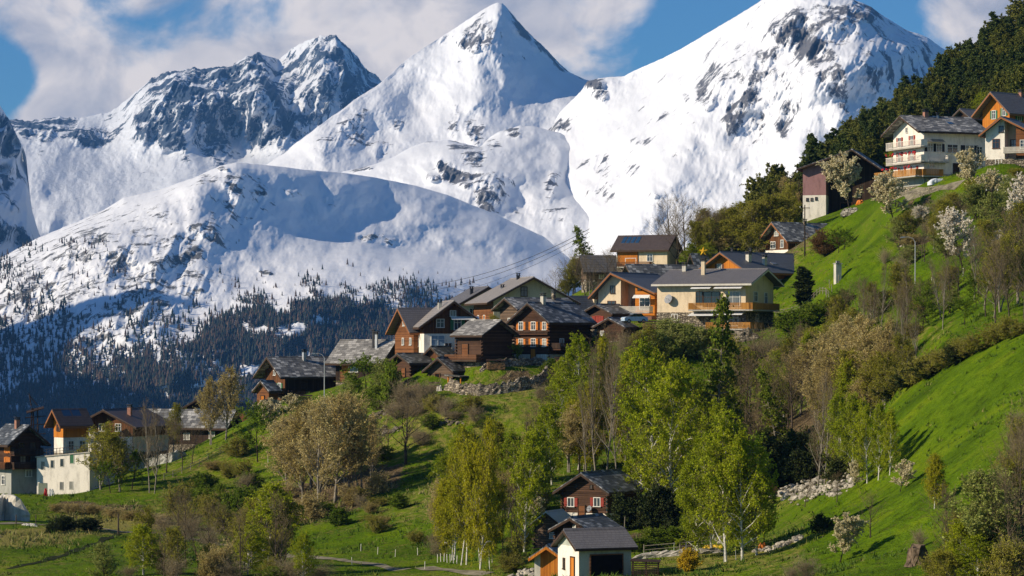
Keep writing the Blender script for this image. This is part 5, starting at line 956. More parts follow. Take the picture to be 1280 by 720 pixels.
# ================================================================ WALLS, PATHS, POLES, SMALL THINGS
def drape(name, pts, width, mat, lift=.06, label=None, kind='structure', Yr=None):
    Q = [hit(*p[:2]) for p in pts]; out = []
    for a, b in zip(Q[:-1], Q[1:]):
        n = max(2, int((b - a).length / 1.2))
        for i in range(n): out.append(a.lerp(b, i / n))
    out.append(Q[-1]); V = []; k = 4
    for i, p in enumerate(out):
        d = (out[min(i + 1, len(out) - 1)] - out[max(i - 1, 0)]); d.z = 0; d.normalize(); s = Vector((-d.y, d.x, 0))
        for j in range(k + 1):
            q = p + s * width * (j / k - .5) * (1 + .3 * math.sin(i * .7)); q.z = float(ground(np.array(q.x), np.array(q.y))) + lift; V.append(q[:])
    F = [(i * (k + 1) + j, (i + 1) * (k + 1) + j, (i + 1) * (k + 1) + j + 1, i * (k + 1) + j + 1) for i in range(len(out) - 1) for j in range(k)]
    o = mesh_obj(name, V, F, mat, smooth=True); return tag(o, label, kind=kind)
def stone_wall(name, label, pts, h, thick=.6, mat='stone', cat='stone wall', group=None, seed=0, rag=.25):
    """dry stone wall following the ground; h in metres"""
    Q = [hit(*p[:2]) for p in pts]; out = []
    for a, b in zip(Q[:-1], Q[1:]):
        n = max(2, int((b - a).length / .45))
        for i in range(n): out.append(a.lerp(b, i / n))
    out.append(Q[-1]); rs = np.random.RandomState(seed); V = []; nz_ = 7
    prof = [(-.5, -1.5)] + [(-.5 + .06 * i, (i + 0) / 4) for i in range(5)] + [(.5 - .06 * (4 - i), (4 - i) / 4) for i in range(5)] + [(.5, -1.5)]
    for i, p in enumerate(out):
        d = (out[min(i + 1, len(out) - 1)] - out[max(i - 1, 0)]); d.z = 0; d.normalize(); s = Vector((-d.y, d.x, 0)); hh = h * (1 + rag * (rs.rand() - .5) * 2) * min(1, .35 + i / 4, .35 + (len(out) - 1 - i) / 4)
        for (u, z) in prof:
            j = rs.randn(3) * .07 * (z >= 0); q = p + s * thick * u; V.append((q.x + j[0], q.y + j[1], p.z + (hh * z if z >= 0 else -1.2) + j[2]))
    k = len(prof); F = [(i * k + j, i * k + (j + 1) % k, (i + 1) * k + (j + 1) % k, (i + 1) * k + j) for i in range(len(out) - 1) for j in range(k)]; F += [tuple(range(k - 1, -1, -1)), tuple(range((len(out) - 1) * k, len(out) * k))]
    o = mesh_obj(name, V, F, M[mat]); return tag(o, label, cat, group)
def rubble(name, label, pts, h, width, n, seed, size=.5, cat='stone wall', mat=None):
    """tumbled boulders along a line, each an angular stone bedded in the turf"""
    Q = [hit(*p[:2]) for p in pts]; rs = np.random.RandomState(seed); V = []; F = []
    ico = [(0, 0, -1), (.72, -.53, -.45), (-.28, -.85, -.45), (-.89, 0, -.45), (-.28, .85, -.45), (.72, .53, -.45), (.28, -.85, .45), (-.72, -.53, .45), (-.72, .53, .45), (.28, .85, .45), (.89, 0, .45), (0, 0, 1)]
    fc = [(0, 1, 2), (1, 0, 5), (0, 2, 3), (0, 3, 4), (0, 4, 5), (1, 5, 10), (2, 1, 6), (3, 2, 7), (4, 3, 8), (5, 4, 9), (1, 10, 6), (2, 6, 7), (3, 7, 8), (4, 8, 9), (5, 9, 10), (6, 10, 11), (7, 6, 11), (8, 7, 11), (9, 8, 11), (10, 9, 11)]
    for i in range(n):
        t = rs.rand() * (len(Q) - 1); k = int(t); p = Q[k].lerp(Q[k + 1], t - k); x = p.x + rs.randn() * width * .22; y = p.y + rs.randn() * width * .35; lay = rs.rand() ** 1.6; s = size * (.45 + .9 * rs.rand() ** 1.5) * (1.15 - .5 * lay)
        z = float(ground(np.array(x), np.array(y))) + lay * h - .05; a = rs.rand() * 6.28; ca, sa = math.cos(a), math.sin(a); b0 = len(V); sc = s * (.7 + .6 * rs.rand(3)); sc[2] *= .65
        for v in ico:
            q = np.array(v) * (1 + .35 * (rs.rand(3) - .5)) * sc; V.append((x + q[0] * ca - q[1] * sa, y + q[0] * sa + q[1] * ca, z + q[2]))
        F += [tuple(j + b0 for j in f) for f in fc]
    return tag(mesh_obj(name, V, F, mat or M['boulder']), label, cat)
M['boulder'] = plain('boulder_stone', (.42, .38, .31), .9, .1, var=.5, scale=.9); M['boulder_grey'] = plain('grey_field_stone', (.22, .19, .14), .9, .1, var=.5, scale=.9)
gravel = plain('path_gravel', (.24, .215, .15), .95, .05, var=.4, scale=.8)
drape('path', [(-10, 655), (40, 655), (90, 657), (150, 665), (200, 667), (235, 673), (290, 682), (350, 693), (400, 698), (470, 706), (540, 712), (610, 718)], 1.5, gravel)
drape('lane', [(1118, 246), (1145, 243), (1170, 237), (1200, 231)], 2.2, gravel)
drape('shadow_ribbon', [(10, 712), (60, 700), (100, 686), (130, 674), (148, 667)], 1.0, plain('shadow_ribbon_dark', (.03, .035, .012), .95, .05), .04)  # dark ribbon draped on the grass as a painted shadow line
stone_wall('stone_wall', 'long curved dry stone wall below the vegetable plot in the old village', [(556, 487), (575, 492), (600, 494), (625, 492), (650, 488), (672, 482), (683, 472), (684, 464)], 1.55, .7, seed=1)
stone_wall('stone_wall', 'upper dry stone wall between the plot and the shuttered log chalet', [(600, 464), (618, 459), (640, 457), (665, 456), (688, 457)], 1.0, .6, seed=2)
rubble('stone_wall', 'pale stone terrace edge under the bare trees right of the plot', [(702, 460), (730, 461), (760, 462), (800, 456), (826, 450)], 0.6, 0.9, 110, 3, 0.36, mat=M['boulder_grey'])
rubble('stone_wall', 'broken field wall on the grass slope beside the spreading bare tree', [(462, 544), (480, 541), (498, 538)], 0.5, 1.2, 60, 4, 0.34, mat=M['boulder_grey'])
rubble('stone_wall', 'low pale field wall curving below the granaries', [(462, 522), (478, 518), (496, 510), (512, 508)], 0.5, 1.4, 80, 5, 0.36, mat=M['boulder_grey'])
rubble('stone_wall', 'thin stone edge on the grass left of the yellow birches', [(548, 529), (565, 528), (582, 530)], 0.3, 1, 36, 6, 0.3, mat=M['boulder_grey'])
rubble('stone_wall', 'bright heap-like wall of white boulders in the shaded hollow', [(966, 618), (985, 616), (1010, 614), (1035, 613), (1062, 611)], 0.8, 3.0, 330, 7, 0.42, mat=M['boulder'])
stone_wall('garden_wall', 'long pale garden wall right of the chapel', [(790, 700), (815, 697), (845, 695), (880, 692), (905, 690)], .55, .4, 'concrete', 'wall', seed=8, rag=.05)
rubble('stone_wall', 'rubble bank under the raised garden beds of the lower hamlet', [(842, 675), (860, 672), (885, 673), (905, 677)], 0.4, 1.6, 90, 9, 0.34, mat=M['boulder'])
rubble('stone_wall', 'low rubble edge where the birches meet the meadow', [(944, 690), (965, 686), (985, 680), (1000, 674)], 0.4, 1.2, 60, 10, 0.32, mat=M['boulder'])
stone_wall('stone_wall', 'stone footing under the beige balcony house', [(905, 426), (925, 427), (948, 423)], 1.6, .8, 'stone', seed=11)
rubble('stone_wall', 'short field wall among the blossom trees on the upper right slope', [(1126, 308), (1145, 304), (1165, 297)], 0.3, 1.4, 40, 12, 0.34, mat=M['boulder'])
rubble('stone_wall', 'low bank wall left of the chapel shed', [(640, 722), (655, 718), (670, 716)], 0.5, 1.2, 40, 13, 0.34, mat=M['boulder'])
stone_wall('concrete_wall', 'pale lichen-streaked retaining wall at the far left edge', [(-12, 652), (5, 650), (20, 651), (37, 652)], 3.3, .9, 'offwhite', 'wall', seed=14, rag=.12)
stone_wall('stone_wall', 'grey stone wall fragment at the right edge above the shadow line', [(1240, 304), (1250, 302), (1258, 301)], 1.7, .6, 'stone_pale', seed=15)
stone_wall('retaining_wall', 'grey concrete wall in front of the long slate-roofed barn', [(160, 590), (190, 583), (215, 577), (232, 570)], 1.4, .4, 'grey', 'wall', seed=16, rag=.05)
def pole(name, label, px, py, h, r, mat, cat, arm=None, group=None, Y=None):
    p = hit(px, py) if Y is None else P(px, py, Y); m = p.y / FOC; t = empty(name, p); tag(t, label, cat, group)
    MB().bar((0, 0, -.5), (0, 0, h * m), r, r * .6, 8).build('post', M[mat], t)
    if arm == 'lamp':
        z = h * m; g = MB(); q = [(0, 0, z - .05), (-.35, 0, z + .45), (-.9, 0, z + .65), (-1.5, 0, z + .62)]
        for a, b in zip(q[:-1], q[1:]): g.bar(a, b, r * .5, r * .45)
        g.build('arm', M[mat], t); g = MB(); g.prism([(-2.05, z + .52), (-1.4, z + .55), (-1.4, z + .68), (-1.6, z + .74), (-2.0, z + .66)], -.14, .14); g.build('lamp_head', M['metal'], t)
    if arm == 'cross':
        z = h * m; g = MB(); g.box(-.9, .9, -.06, .06, z - .6, z - .48); g.build('crossarm', M[mat], t); g = MB()
        for x in (-.8, 0, .8): g.bar((x, 0, z - .48), (x, 0, z - .25), .05)
        g.build('insulator', M['frame'], t)
    return t
pole('street_lamp', 'curved steel street lamp in front of the dark chalet on the hill brow', 405.5, 497, 50, .09, 'steel', 'street lamp', 'lamp')
pole('street_lamp', 'lone steel street lamp on the green slope at right', 1144, 360, 58, .09, 'steel', 'street lamp', 'lamp')
pole('utility_pole', 'dark wooden utility pole in front of the white-gabled chalet', 1006, 320, 64, .14, 'bark_dark', 'utility pole', 'cross')
pole('utility_pole', 'tall dark wooden pole beside the pink blossom tree near the right edge', 1240, 300, 66, .14, 'bark_dark', 'utility pole', 'cross')
pole('utility_pole', 'short dark pole rising behind the red-shuttered log house of the lower hamlet', 724, 600, 32, .12, 'bark_dark', 'utility pole', Y=350)
pole('utility_pole', 'weathered wooden post beside the meadow path at lower left', 148, 668, 26, .13, 'bark', 'pole')
pole('utility_pole', 'light wooden pole with a crossbar left of the orange and cream house', 737, 372, 24, .10, 'bark_grey', 'utility pole', 'cross', Y=512)
pole('utility_pole', 'thin pole between the slate roofs at the corner of the tall white house', 1128, 226, 44, .10, 'bark_dark', 'utility pole')
def pillar():
    p = hit(1047, 352); m = p.y / FOC; t = empty('chimney_pillar', p, .3); tag(t, 'free-standing whitewashed stone pillar right of the blue-grey roofed chalet', 'pillar')
    MB().box(-.45, .45, -.45, .45, -.5, 22 * m).build('shaft', M['offwhite'], t); g = MB(); g.box(-.55, .55, -.55, .55, 22 * m + .002, 22 * m + .15); g.box(-.25, .25, -.25, .25, 22 * m + .152, 22 * m + .5); g.build('cap', M['slate_light'], t)
pillar()
pm = plain('white_post', (.72, .70, .62), .8)
def posts(lst, label, group, h=.85, r=.04, mat=None, name='fence_post', cat='fence post'):
    first = None
    for px, py in lst:
        p = hit(px, py)
        if first is None: o = MB().bar((0, 0, -.3), (0, 0, h), r, r * .9, 6).build(name, mat or pm); first = o
        else: o = first.copy(); COL.objects.link(o)
        o.location = p; o.rotation_euler = (trs.uniform(-.06, .06), trs.uniform(-.06, .06), 0); tag(o, label, cat, group)
posts([(451, 689), (472, 693), (494, 696), (522, 694), (531, 712), (440, 706), (612, 712)], 'short white marker post beside the path below the meadow', 'white posts along the lower path')
posts([(547, 703), (551, 702), (555, 702), (559, 703), (563, 703), (567, 704), (571, 705)], 'short pale stake in the close row left of the chapel', 'row of pale stakes', .9, .05)
posts([(335, 578), (345, 700), (352, 703), (372, 706)], 'solitary white stake on the left slope', 'white stakes on the left slope', 1.0)
posts([(842, 694), (857, 693), (873, 692), (888, 691), (920, 700), (905, 703)], 'thin steel fence stake behind the pale garden wall', 'steel stakes at the garden wall', 1.2, .03, M['steel'])
posts([(20, 655), (45, 655), (70, 656), (96, 657)], 'brown wooden fence post on the edge of the lower-left path', 'wooden posts by the path', 1.2, .08, M['bark'])
posts([(1040, 366), (1037, 360), (1033, 372), (1048, 354)], 'grey fence post beside the free-standing pillar', 'posts beside the pillar', 1.3, .06, M['bark_grey'])
posts([(1204, 345), (1165, 355), (1180, 349)], 'pale stake on the bank under the pink blossom tree', 'stakes on the bank', 1.1, .05)
posts([(905, 655), (780, 668), (832, 660)], 'leaning garden stake near the dark bushes of the lower hamlet', 'garden stakes', 2.0, .05, M['bark_grey'])
# timber rack beside the chapel
def rack():
    p = P(790, 722, 262); r = empty('timber_rack', p, -.1); tag(r, 'dark slatted timber rack standing against the right side of the chapel', 'rack')
    g = MB(); W_ = 2.4
    for x in (0, 1.2, 2.3):
        for y in (0, .9): g.box(x, x + .1, y, y + .1, -.6, 1.45)
    g.build('post', M['plank_dark'], r); g = MB()
    for k in range(7): g.box(-.05, W_ + .05, -.03, -.003, .1 + k * .19, .19 + k * .19)
    g.build('slats', M['plank_dark'], r); g = MB(); g.add([(-.15, -.15, 1.46), (W_ + .15, -.15, 1.38), (W_ + .15, 1.15, 1.5), (-.15, 1.15, 1.58), (-.15, -.15, 1.52), (W_ + .15, -.15, 1.44), (W_ + .15, 1.15, 1.56), (-.15, 1.15, 1.64)], [(0, 3, 2, 1), (4, 5, 6, 7), (0, 1, 5, 4), (1, 2, 6, 5), (2, 3, 7, 6), (3, 0, 4, 7)]); g.build('roof', M['plank_dark'], r)
rack()
def slab_thing(name, label, cat, px, py, w, d, h, mat, rz=0., Y=None, n=None):
    """soft-edged heaped or draped thing: a rounded irregular mesh"""
    p = hit(px, py) if Y is None else P(px, py, Y); rs = np.random.RandomState(int(px)); nu, nv = 14, 8; V = []
    for i in range(nu):
        for j in range(nv):
            u = i / (nu - 1) * 2 - 1; v = j / (nv - 1) * 2 - 1; z = h * max(0, 1 - abs(u) ** 4) * max(0, 1 - abs(v) ** 4) * (.7 + .6 * rs.rand()) ; V.append((u * w / 2 + rs.randn() * .03 * w / nu, v * d / 2 + rs.randn() * .03, z - .05))
    F = [(i * nv + j, (i + 1) * nv + j, (i + 1) * nv + j + 1, i * nv + j + 1) for i in range(nu - 1) for j in range(nv - 1)]
    V += [(x, y, -.6) for x, y, z in V]; nn = nu * nv; F += [tuple(q + nn for q in reversed(f)) for f in F]
    edge = [i * nv for i in range(nu)] + [(nu - 1) * nv + j for j in range(1, nv)] + [i * nv + nv - 1 for i in range(nu - 2, -1, -1)] + [j for j in range(nv - 2, 0, -1)]
    F += [(edge[k], edge[k] + nn, edge[(k + 1) % len(edge)] + nn, edge[(k + 1) % len(edge)]) for k in range(len(edge))]
    o = mesh_obj(name, V, F, mat); o.location = p; o.rotation_euler = (0, 0, rz); tag(o, label, cat)
slab_thing('tarpaulin', 'bright yellow tarpaulin over a garden bed right of the chapel', 'tarpaulin', 893, 686, 2.6, 1.6, .38, plain('yellow_tarp', (.75, .48, .03), .5), .1)
slab_thing('tarpaulin', 'small orange tarpaulin between two birch trunks at the meadow edge', 'tarpaulin', 953, 686, .9, .6, .55, plain('orange_tarp', (.60, .18, .02), .5))
slab_thing('tarpaulin', 'small orange thing on the pale bank beside the mauve barn', 'tarpaulin', 1075, 255, 1.6, 1.0, .7, plain('orange_thing', (.75, .22, .02), .5))  # orange thing of unclear kind, shaped as a low heap
slab_thing('earth_bank', 'pale heap of sand and boards below the mauve barn', 'heap', 1064, 266, 3.6, 1.6, .8, M['stone_pale'], -.2)
slab_thing('tarpaulin', 'white sheet lying beside the lane in front of the tall white house', 'sheet', 1172, 227, 3.0, 1.2, .5, plain('white_sheet', (.7, .74, .78), .5), .3)
slab_thing('flower_bed', 'long bed of red tulips right of the vegetable plot', 'flower bed', 710, 481, 3.6, .9, .5, plain('red_flowers', (.42, .015, .03), .8, var=.5, scale=6), .5)
slab_thing('flower_bed', 'bed of white flowers at the end of the red tulips', 'flower bed', 729, 477, 1.9, 1.0, .5, plain('white_flowers', (.72, .70, .68), .8, var=.4, scale=6), .5)
slab_thing('boulder', 'white boulder at the foot of the weathered log shed', 'boulder', 549, 488, .9, .7, .8, M['white'])
slab_thing('boulder', 'tan boulder on the upper slope beside the blossoming tree', 'boulder', 1138, 270, .8, .6, .6, plain('tan_rock', (.50, .32, .17)))
slab_thing('sheet_of_metal', 'grey-blue sheet lying on the grass above the lone street lamp', 'sheet', 1129, 297, 1.2, .7, .2, plain('blue_sheet', (.42, .50, .60), .4))
slab_thing('planter', 'timber-edged vegetable bed between the chapel and the yellow tarpaulin', 'garden bed', 862, 685, 2.6, 1.4, .35, M['plank_dark'], .1)
slab_thing('stone_slab', 'long pale stone slab beside the path at lower left', 'slab', 36, 657, 2.2, .5, .3, M['offwhite'], 0)
slab_thing('water_tank', 'red drum in front of the grey garage door', 'drum', 57, 617, .5, .4, .75, plain('red_drum', (.5, .03, .03), .4), 0, Y=431)
slab_thing('rubbish_container', 'white plastic container beside the red drum at the garage', 'container', 64, 616, .9, .5, .6, M['frame'], 0, Y=431)
# tree stump
def stump():
    p = hit(1147, 705); t = MB(); rs = random.Random(3); k = 26; V = []; rows = [(0, 1.0), (.3, .86), (.7, .80), (1.2, .68)]
    for z, r in rows: V += [(math.cos(2 * math.pi * i / k) * r * rs.uniform(.8, 1.18), math.sin(2 * math.pi * i / k) * r * rs.uniform(.8, 1.18), z + (rs.uniform(-.4, .45) if z > 1 else -.2)) for i in range(k)]
    F = [(j * k + i, j * k + (i + 1) % k, (j + 1) * k + (i + 1) % k, (j + 1) * k + i) for j in range(3) for i in range(k)] + [tuple(range(3 * k, 4 * k))]
    o = mesh_obj('tree_stump', V, F, plain('stump_wood', (.15, .11, .075), .9, .1, var=.6, scale=3)); o.location = p; tag(o, 'broad weathered tree stump on the lower right meadow', 'tree stump')
stump()
# parked car by the cream house
def car():
    p = P(793, 404, 446); r = empty('parked_car', p, R(20)); tag(r, 'small pale blue car parked below the terrace of the orange and cream house', 'car')
    body = [(-1.9, .35), (-1.95, .75), (-1.75, .92), (-1.1, 1.0), (1.3, 1.02), (1.85, .95), (1.95, .6), (1.9, .35)]; g = MB(); g.prism(body, -.8, .8); g.build('body', plain('car_paint', (.45, .58, .72), .3, .6), r)
    g = MB(); g.prism([(-.95, 1.0), (-.45, 1.42), (.95, 1.44), (1.45, 1.02)], -.70, .70); c = g.build('cabin', M['glass'], r)
    g = MB(); g.prism([(-.5, 1.40), (-.4, 1.46), (.92, 1.48), (1.0, 1.42)], -.69, .69); g.build('roof', plain('car_paint', (.45, .58, .72)), r)
    for x in (-1.2, 1.2):
        for y in (-.82, .62): w_ = MB().bar((x, y, .32), (x, y + .2, .32), .32, None, 14).build('wheel', M['dark'], r); MB().bar((x, y - .01, .32), (x, y + .21, .32), .18, None, 10).build('hub', M['metal'], w_)
    for y in (-.55, .55): MB().box(-1.97, -1.90, y - .16, y + .16, .66, .8).build('headlight', M['frame'], r)
car()
# timber pylon at the left
def mast():
    p = P(44, 606, 446); r = empty('timber_pylon', p, .2); m = 446 / FOC; tag(r, 'dark timber pylon with slanting crossbeams beside the white garage building', 'pylon')
    g = MB()
    for (x0, x1) in ((-.9, -.5), (.6, .35), (-.1, -.3)): g.bar((x0, 0, -1), (x1, .3, 96 * m), .13, .10, 6)
    g.build('post', M['plank_dark'], r); g = MB()
    for z in (38, 50, 62, 74, 84): g.bar((-1.5, -.1, z * m), (1.6, -.1, (z + 2) * m), .07)
    for z in (40, 60): g.bar((-.8, -.12, z * m), (.6, -.12, (z + 16) * m), .06)
    g.build('crossbeam', M['plank_dark'], r); g = MB(); g.add([(-1.3, -.8, 89 * m), (1.3, -.8, 95 * m), (1.3, .9, 97 * m), (-1.3, .9, 91 * m), (-1.3, -.8, 89 * m + .15), (1.3, -.8, 95 * m + .15), (1.3, .9, 97 * m + .15), (-1.3, .9, 91 * m + .15)], [(0, 3, 2, 1), (4, 5, 6, 7), (0, 1, 5, 4), (1, 2, 6, 5), (2, 3, 7, 6), (3, 0, 4, 7)]); g.build('platform', M['plank_dark'], r)
    g = MB(); g.bar((-.6, 0, 98 * m), (-.9, 0, 114 * m), .08); g.bar((-.9, 0, 112 * m), (.4, 0, 99 * m), .07); g.build('top_strut', M['plank_dark'], r)
mast()
# power cables sagging from the village up to the right
def cable(label, a, b, sag, r=.035):
    A, B = P(*a), P(*b); g = MB(); n = 24; pt = [A.lerp(B, i / n) - Vector((0, 0, sag * 4 * (i / n) * (1 - i / n))) for i in range(n + 1)]
    for i in range(n): g.bar(pt[i], pt[i + 1], r, None, 4)
    tag(g.build('power_cable', M['dark']), label, 'cable', 'power cables across the valley')
for i, (dy, rr) in enumerate(((0, .05), (7, .045), (16, .03))): cable(['upper thin power cable crossing the snow above the old village', 'second power cable just under the uppermost one above the village', 'faint lowest power cable over the old village'][i], (520, 358 + dy, 620), (737, 286 + dy * .6, 540), 2.0, rr)

# woodpiles and small clutter of the old village
def woodpile(px, py, w, h, label, Y=None, rz=0.):
    p = hit(px, py) if Y is None else P(px, py, Y); r = empty('woodpile', p, rz); tag(r, label, 'woodpile', 'woodpiles'); g = MB(); rs = random.Random(int(px)); z = .1
    while z < h:
        x = -w / 2 + (.08 if int(z / .17) % 2 else 0)
        while x < w / 2: g.bar((x, -.3 + rs.uniform(-.05, .05), z), (x, .35, z), .085 * rs.uniform(.8, 1.1), None, 6); x += .18
        z += .16
    g.build('logs', plain('cut_logs', (.36, .22, .11), .9, .1, var=.5, scale=7), r); g = MB(); g.add([(-w / 2 - .15, -.5, h + .12), (w / 2 + .15, -.5, h + .12), (w / 2 + .15, .5, h + .28), (-w / 2 - .15, .5, h + .28), (-w / 2 - .15, -.5, h + .17), (w / 2 + .15, -.5, h + .17), (w / 2 + .15, .5, h + .33), (-w / 2 - .15, .5, h + .33)], [(0, 3, 2, 1), (4, 5, 6, 7), (0, 1, 5, 4), (1, 2, 6, 5), (2, 3, 7, 6), (3, 0, 4, 7)]); g.build('cover', M['plank_dark'], r)
woodpile(620, 462, 2.6, 1.2, 'woodpile at the foot of the windowless log barn', None, .1)
woodpile(703, 458, 2.2, 1.1, 'woodpile right of the shuttered log chalet', None, -.2)
woodpile(543, 488, 1.4, .9, 'small woodpile in front of the weathered log shed', None, 0)
woodpile(380, 505, 2.4, 1.1, 'woodpile below the balcony of the dark chalet on the brow', None, .2)
woodpile(812, 412, 2.0, 1.0, 'woodpile under the terrace of the orange and cream house', None, 0)
def rail_fence(pts, label, group='rail fences'):
    Q = [hit(*q) for q in pts]; r = empty('rail_fence', Q[0]); tag(r, label, 'fence', group); o = Q[0]; g = MB(); b = MB(); prev = None
    for A, B in zip(Q[:-1], Q[1:]):
        n = max(1, int((B - A).length / 2.0))
        for i in range(n + (1 if B is Q[-1] else 0)):
            p = A.lerp(B, i / n); p.z = float(ground(np.array(p.x), np.array(p.y))); p = p - o; MB().bar(p - Vector((0, 0, .4)), p + Vector((0, 0, 1.05)), .06, .05, 6).build('post', M['bark_grey'], r)
            if prev is not None:
                for zz in (.5, .9): b.bar(prev + Vector((0, 0, zz)), p + Vector((0, 0, zz)), .035, None, 5)
            prev = p
    b.build('rails', M['bark_grey'], r)
rail_fence([(700, 468), (735, 470), (775, 468)], 'weathered rail fence on the terrace right of the curved stone wall')
rail_fence([(960, 392), (1000, 388), (1036, 372)], 'rail fence climbing the bank right of the beige balcony house')
rail_fence([(1120, 248), (1150, 246), (1185, 238)], 'rail fence along the lane below the tall white house')
rail_fence([(805, 694), (850, 690), (905, 686)], 'low rail fence behind the yellow tarpaulin in the hamlet garden')
rail_fence([(205, 600), (260, 575), (305, 552)], 'rail fence up the grass edge beside the long slate-roofed barn')
# ================================================================ TREES AND SHRUBS
# -- forest of pines on the upper slope behind the village
def forest():
    rs = np.random.RandomState(12); got = []; tries = 0
    while len(got) < 430 and tries < 90000:
        tries += 1; px = rs.uniform(885, 1300); top = np.interp(px, [885, 950, 1000, 1060, 1120, 1180, 1230, 1300], [330, 285, 258, 215, 168, 122, 86, 34]); low = np.interp(px, [885, 960, 1000, 1060, 1120, 1200, 1300], [335, 305, 285, 245, 200, 160, 150])
        py = rs.uniform(top, max(low, top + 12)); p = hit(px, py, 520, 1150)
        if p.y < 575 or p.y > 1000: continue
        if any((p.x - q[0]) ** 2 + (p.y - q[1]) ** 2 < 15 for q in got): continue
        got.append((p.x, p.y, px, py))
        low_zone = py > top + (low - top) * .55
        leftish = px < 1010
        r = rs.rand()
        if leftish and r < .55: k, h = ('bare' if r < .22 else 'bud' if r < .3 else 'olive'), rs.uniform(36, 52) * 620 / p.y
        elif leftish and r < .60: k, h = 'lime', 40
        elif r < .06: k, h = 'lime', rs.uniform(40, 52) * 650 / p.y
        elif r < .12: k, h = 'bare', rs.uniform(45, 55) * 650 / p.y
        elif r < .50: k, h = 'spruce', rs.uniform(55, 75) * 650 / p.y
        else: k, h = 'pine', rs.uniform(48, 68) * 650 / p.y
        lab = dict(pine='dark green pine in the dense forest on the slope above the village', spruce='pointed dark spruce in the dense forest on the slope above the village', bare='leafless tree among the evergreens of the upper slope', bud='pale budding tree among the evergreens of the upper slope', olive='olive budding tree among the evergreens of the upper slope', lime='bright green young tree among the evergreens of the upper slope')[k]
        tree(k, px, py, h, lab, k + ' trees of the forested slope', wf=rs.uniform(.9, 1.2) if k == 'pine' else rs.uniform(1.1, 1.4) if k == 'spruce' else 1.25, at=p)
forest()
def T(kind, lst, label, group=None, wf=1.0):
    for q in lst: tree(kind, q[0], q[1], q[2], label, group, wpx=q[3] if len(q) > 3 else None, wf=wf)
# -- hollow at far left
T('bare_tall', [(187, 616, 118, 36), (193, 617, 112, 34)], 'tall thin leafless poplar in front of the long slate-roofed barn', 'pair of tall poplars')
T('bare', [(168, 600, 72, 46), (208, 592, 76, 46), (152, 606, 70, 40), (228, 586, 62, 34), (240, 580, 56, 30)], 'leafless tree in the row before the long slate-roofed barn', 'leafless trees before the barn')
T('bud', [(263, 556, 84, 36), (282, 550, 92, 40)], 'tall budding tree rising above the right end of the long slate roof', 'two budding trees above the slate roof')
T('olive', [(216, 560, 66, 24)], 'slim olive-budding tree behind the middle of the long slate roof')
T('olive', [(126, 612, 84, 54), (150, 614, 76, 50), (104, 608, 52, 34)], 'olive-green leafy tree in front of the white lower floor at left', 'olive trees before the white building')
T('apple', [(165, 612, 50, 44), (138, 616, 40, 40)], 'small green tree at the foot of the poplars', 'small green trees at the foot of the poplars')
T('apple', [(322, 577, 78, 56)], 'round green tree with a forked dark trunk on the left brow')
T('blossom_old', [(345, 548, 50, 46)], 'cream-flowering tree just right of the round green tree on the left brow')
T('shrub', [(297, 572, 30, 40)], 'small brownish thorn bush on the grass left of the round green tree')
# -- clump of beige budding trees left of centre
T('bud', [(360, 618, 96, 60), (378, 634, 128, 66), (398, 640, 140, 70), (418, 630, 138, 68), (436, 622, 130, 66), (452, 616, 118, 60), (408, 600, 104, 60), (372, 600, 84, 52), (466, 604, 86, 44), (388, 612, 112, 60), (430, 604, 112, 60)], 'beige budding tree in the big clump on the slope left of centre', 'clump of beige budding trees')
T('shrub_pale', [(385, 650, 34, 46), (350, 636, 36, 44), (440, 634, 30, 40), (470, 618, 30, 36), (410, 520, 26, 34), (395, 530, 22, 30), (360, 545, 26, 40), (425, 545, 24, 40)], 'pale budding shrub at the foot of the beige clump', 'shrubs at the foot of the beige clump')
T('bare', [(507, 580, 92, 90)], 'wide-spreading leafless tree alone on the slope below the granaries')
T('apple', [(458, 500, 58, 62)], 'lush bright green tree in front of the pale slate roof')
T('pale', [(438, 506, 38, 38), (478, 500, 52, 38)], 'pale green bush flanking the lush tree by the slate roof', 'pale green bushes by the slate roof')
T('shrub_green', [(488, 512, 60, 28), (470, 512, 30, 40)], 'green shrub at the foot of the pale slate-roofed house', 'green shrubs by the slate roof')
T('shrub_bare', [(505, 512, 40, 40), (525, 508, 34, 36), (540, 500, 26, 30), (515, 522, 24, 44), (495, 524, 26, 44), (556, 512, 18, 40)], 'leafless shrub on the bank below the granaries', 'bare shrubs below the granaries')
# -- bottom left
T('lime', [(335, 712, 108, 78)], 'broad light green tree at the bottom left of the picture')
T('olive', [(312, 706, 84, 60), (355, 712, 96, 60)], 'olive tree flanking the broad light green one at bottom left', 'olive trees at the bottom left')
T('bare', [(345, 720, 110, 50), (300, 722, 92, 50), (232, 710, 104, 52), (222, 700, 92, 46), (248, 716, 80, 46), (205, 726, 62, 40), (190, 700, 60, 30), (262, 700, 74, 40), (285, 690, 70, 40)], 'leafless grey tree among the undergrowth at bottom left', 'leafless trees at the bottom left')
T('shrub_bare', [(215, 726, 34, 50), (290, 728, 32, 46), (265, 690, 36, 50), (235, 676, 34, 46), (205, 668, 28, 40), (365, 728, 36, 60), (395, 726, 24, 50), (160, 722, 16, 34)], 'leafless brown shrub along the bottom left edge', 'bare shrubs at the bottom left')
T('shrub_pale', [(275, 726, 52, 44), (262, 728, 40, 36)], 'golden-beige bush in the bottom left undergrowth', 'golden-beige bushes')
T('pale', [(130, 730, 52, 40)], 'single yellow-green bush on the grass at lower left')
T('shrub_dark', [(80, 664, 20, 34), (110, 663, 17, 40), (66, 666, 12, 22)], 'low dark juniper-like bush above the lower-left path', 'dark bushes above the path')
T('shrub_green', [(300, 655, 44, 46), (318, 648, 40, 46), (285, 650, 36, 40), (255, 640, 30, 42), (240, 636, 24, 36), (340, 660, 28, 36)], 'green scrub on the slope left of the bare brown bank', 'green scrub left of the bank')
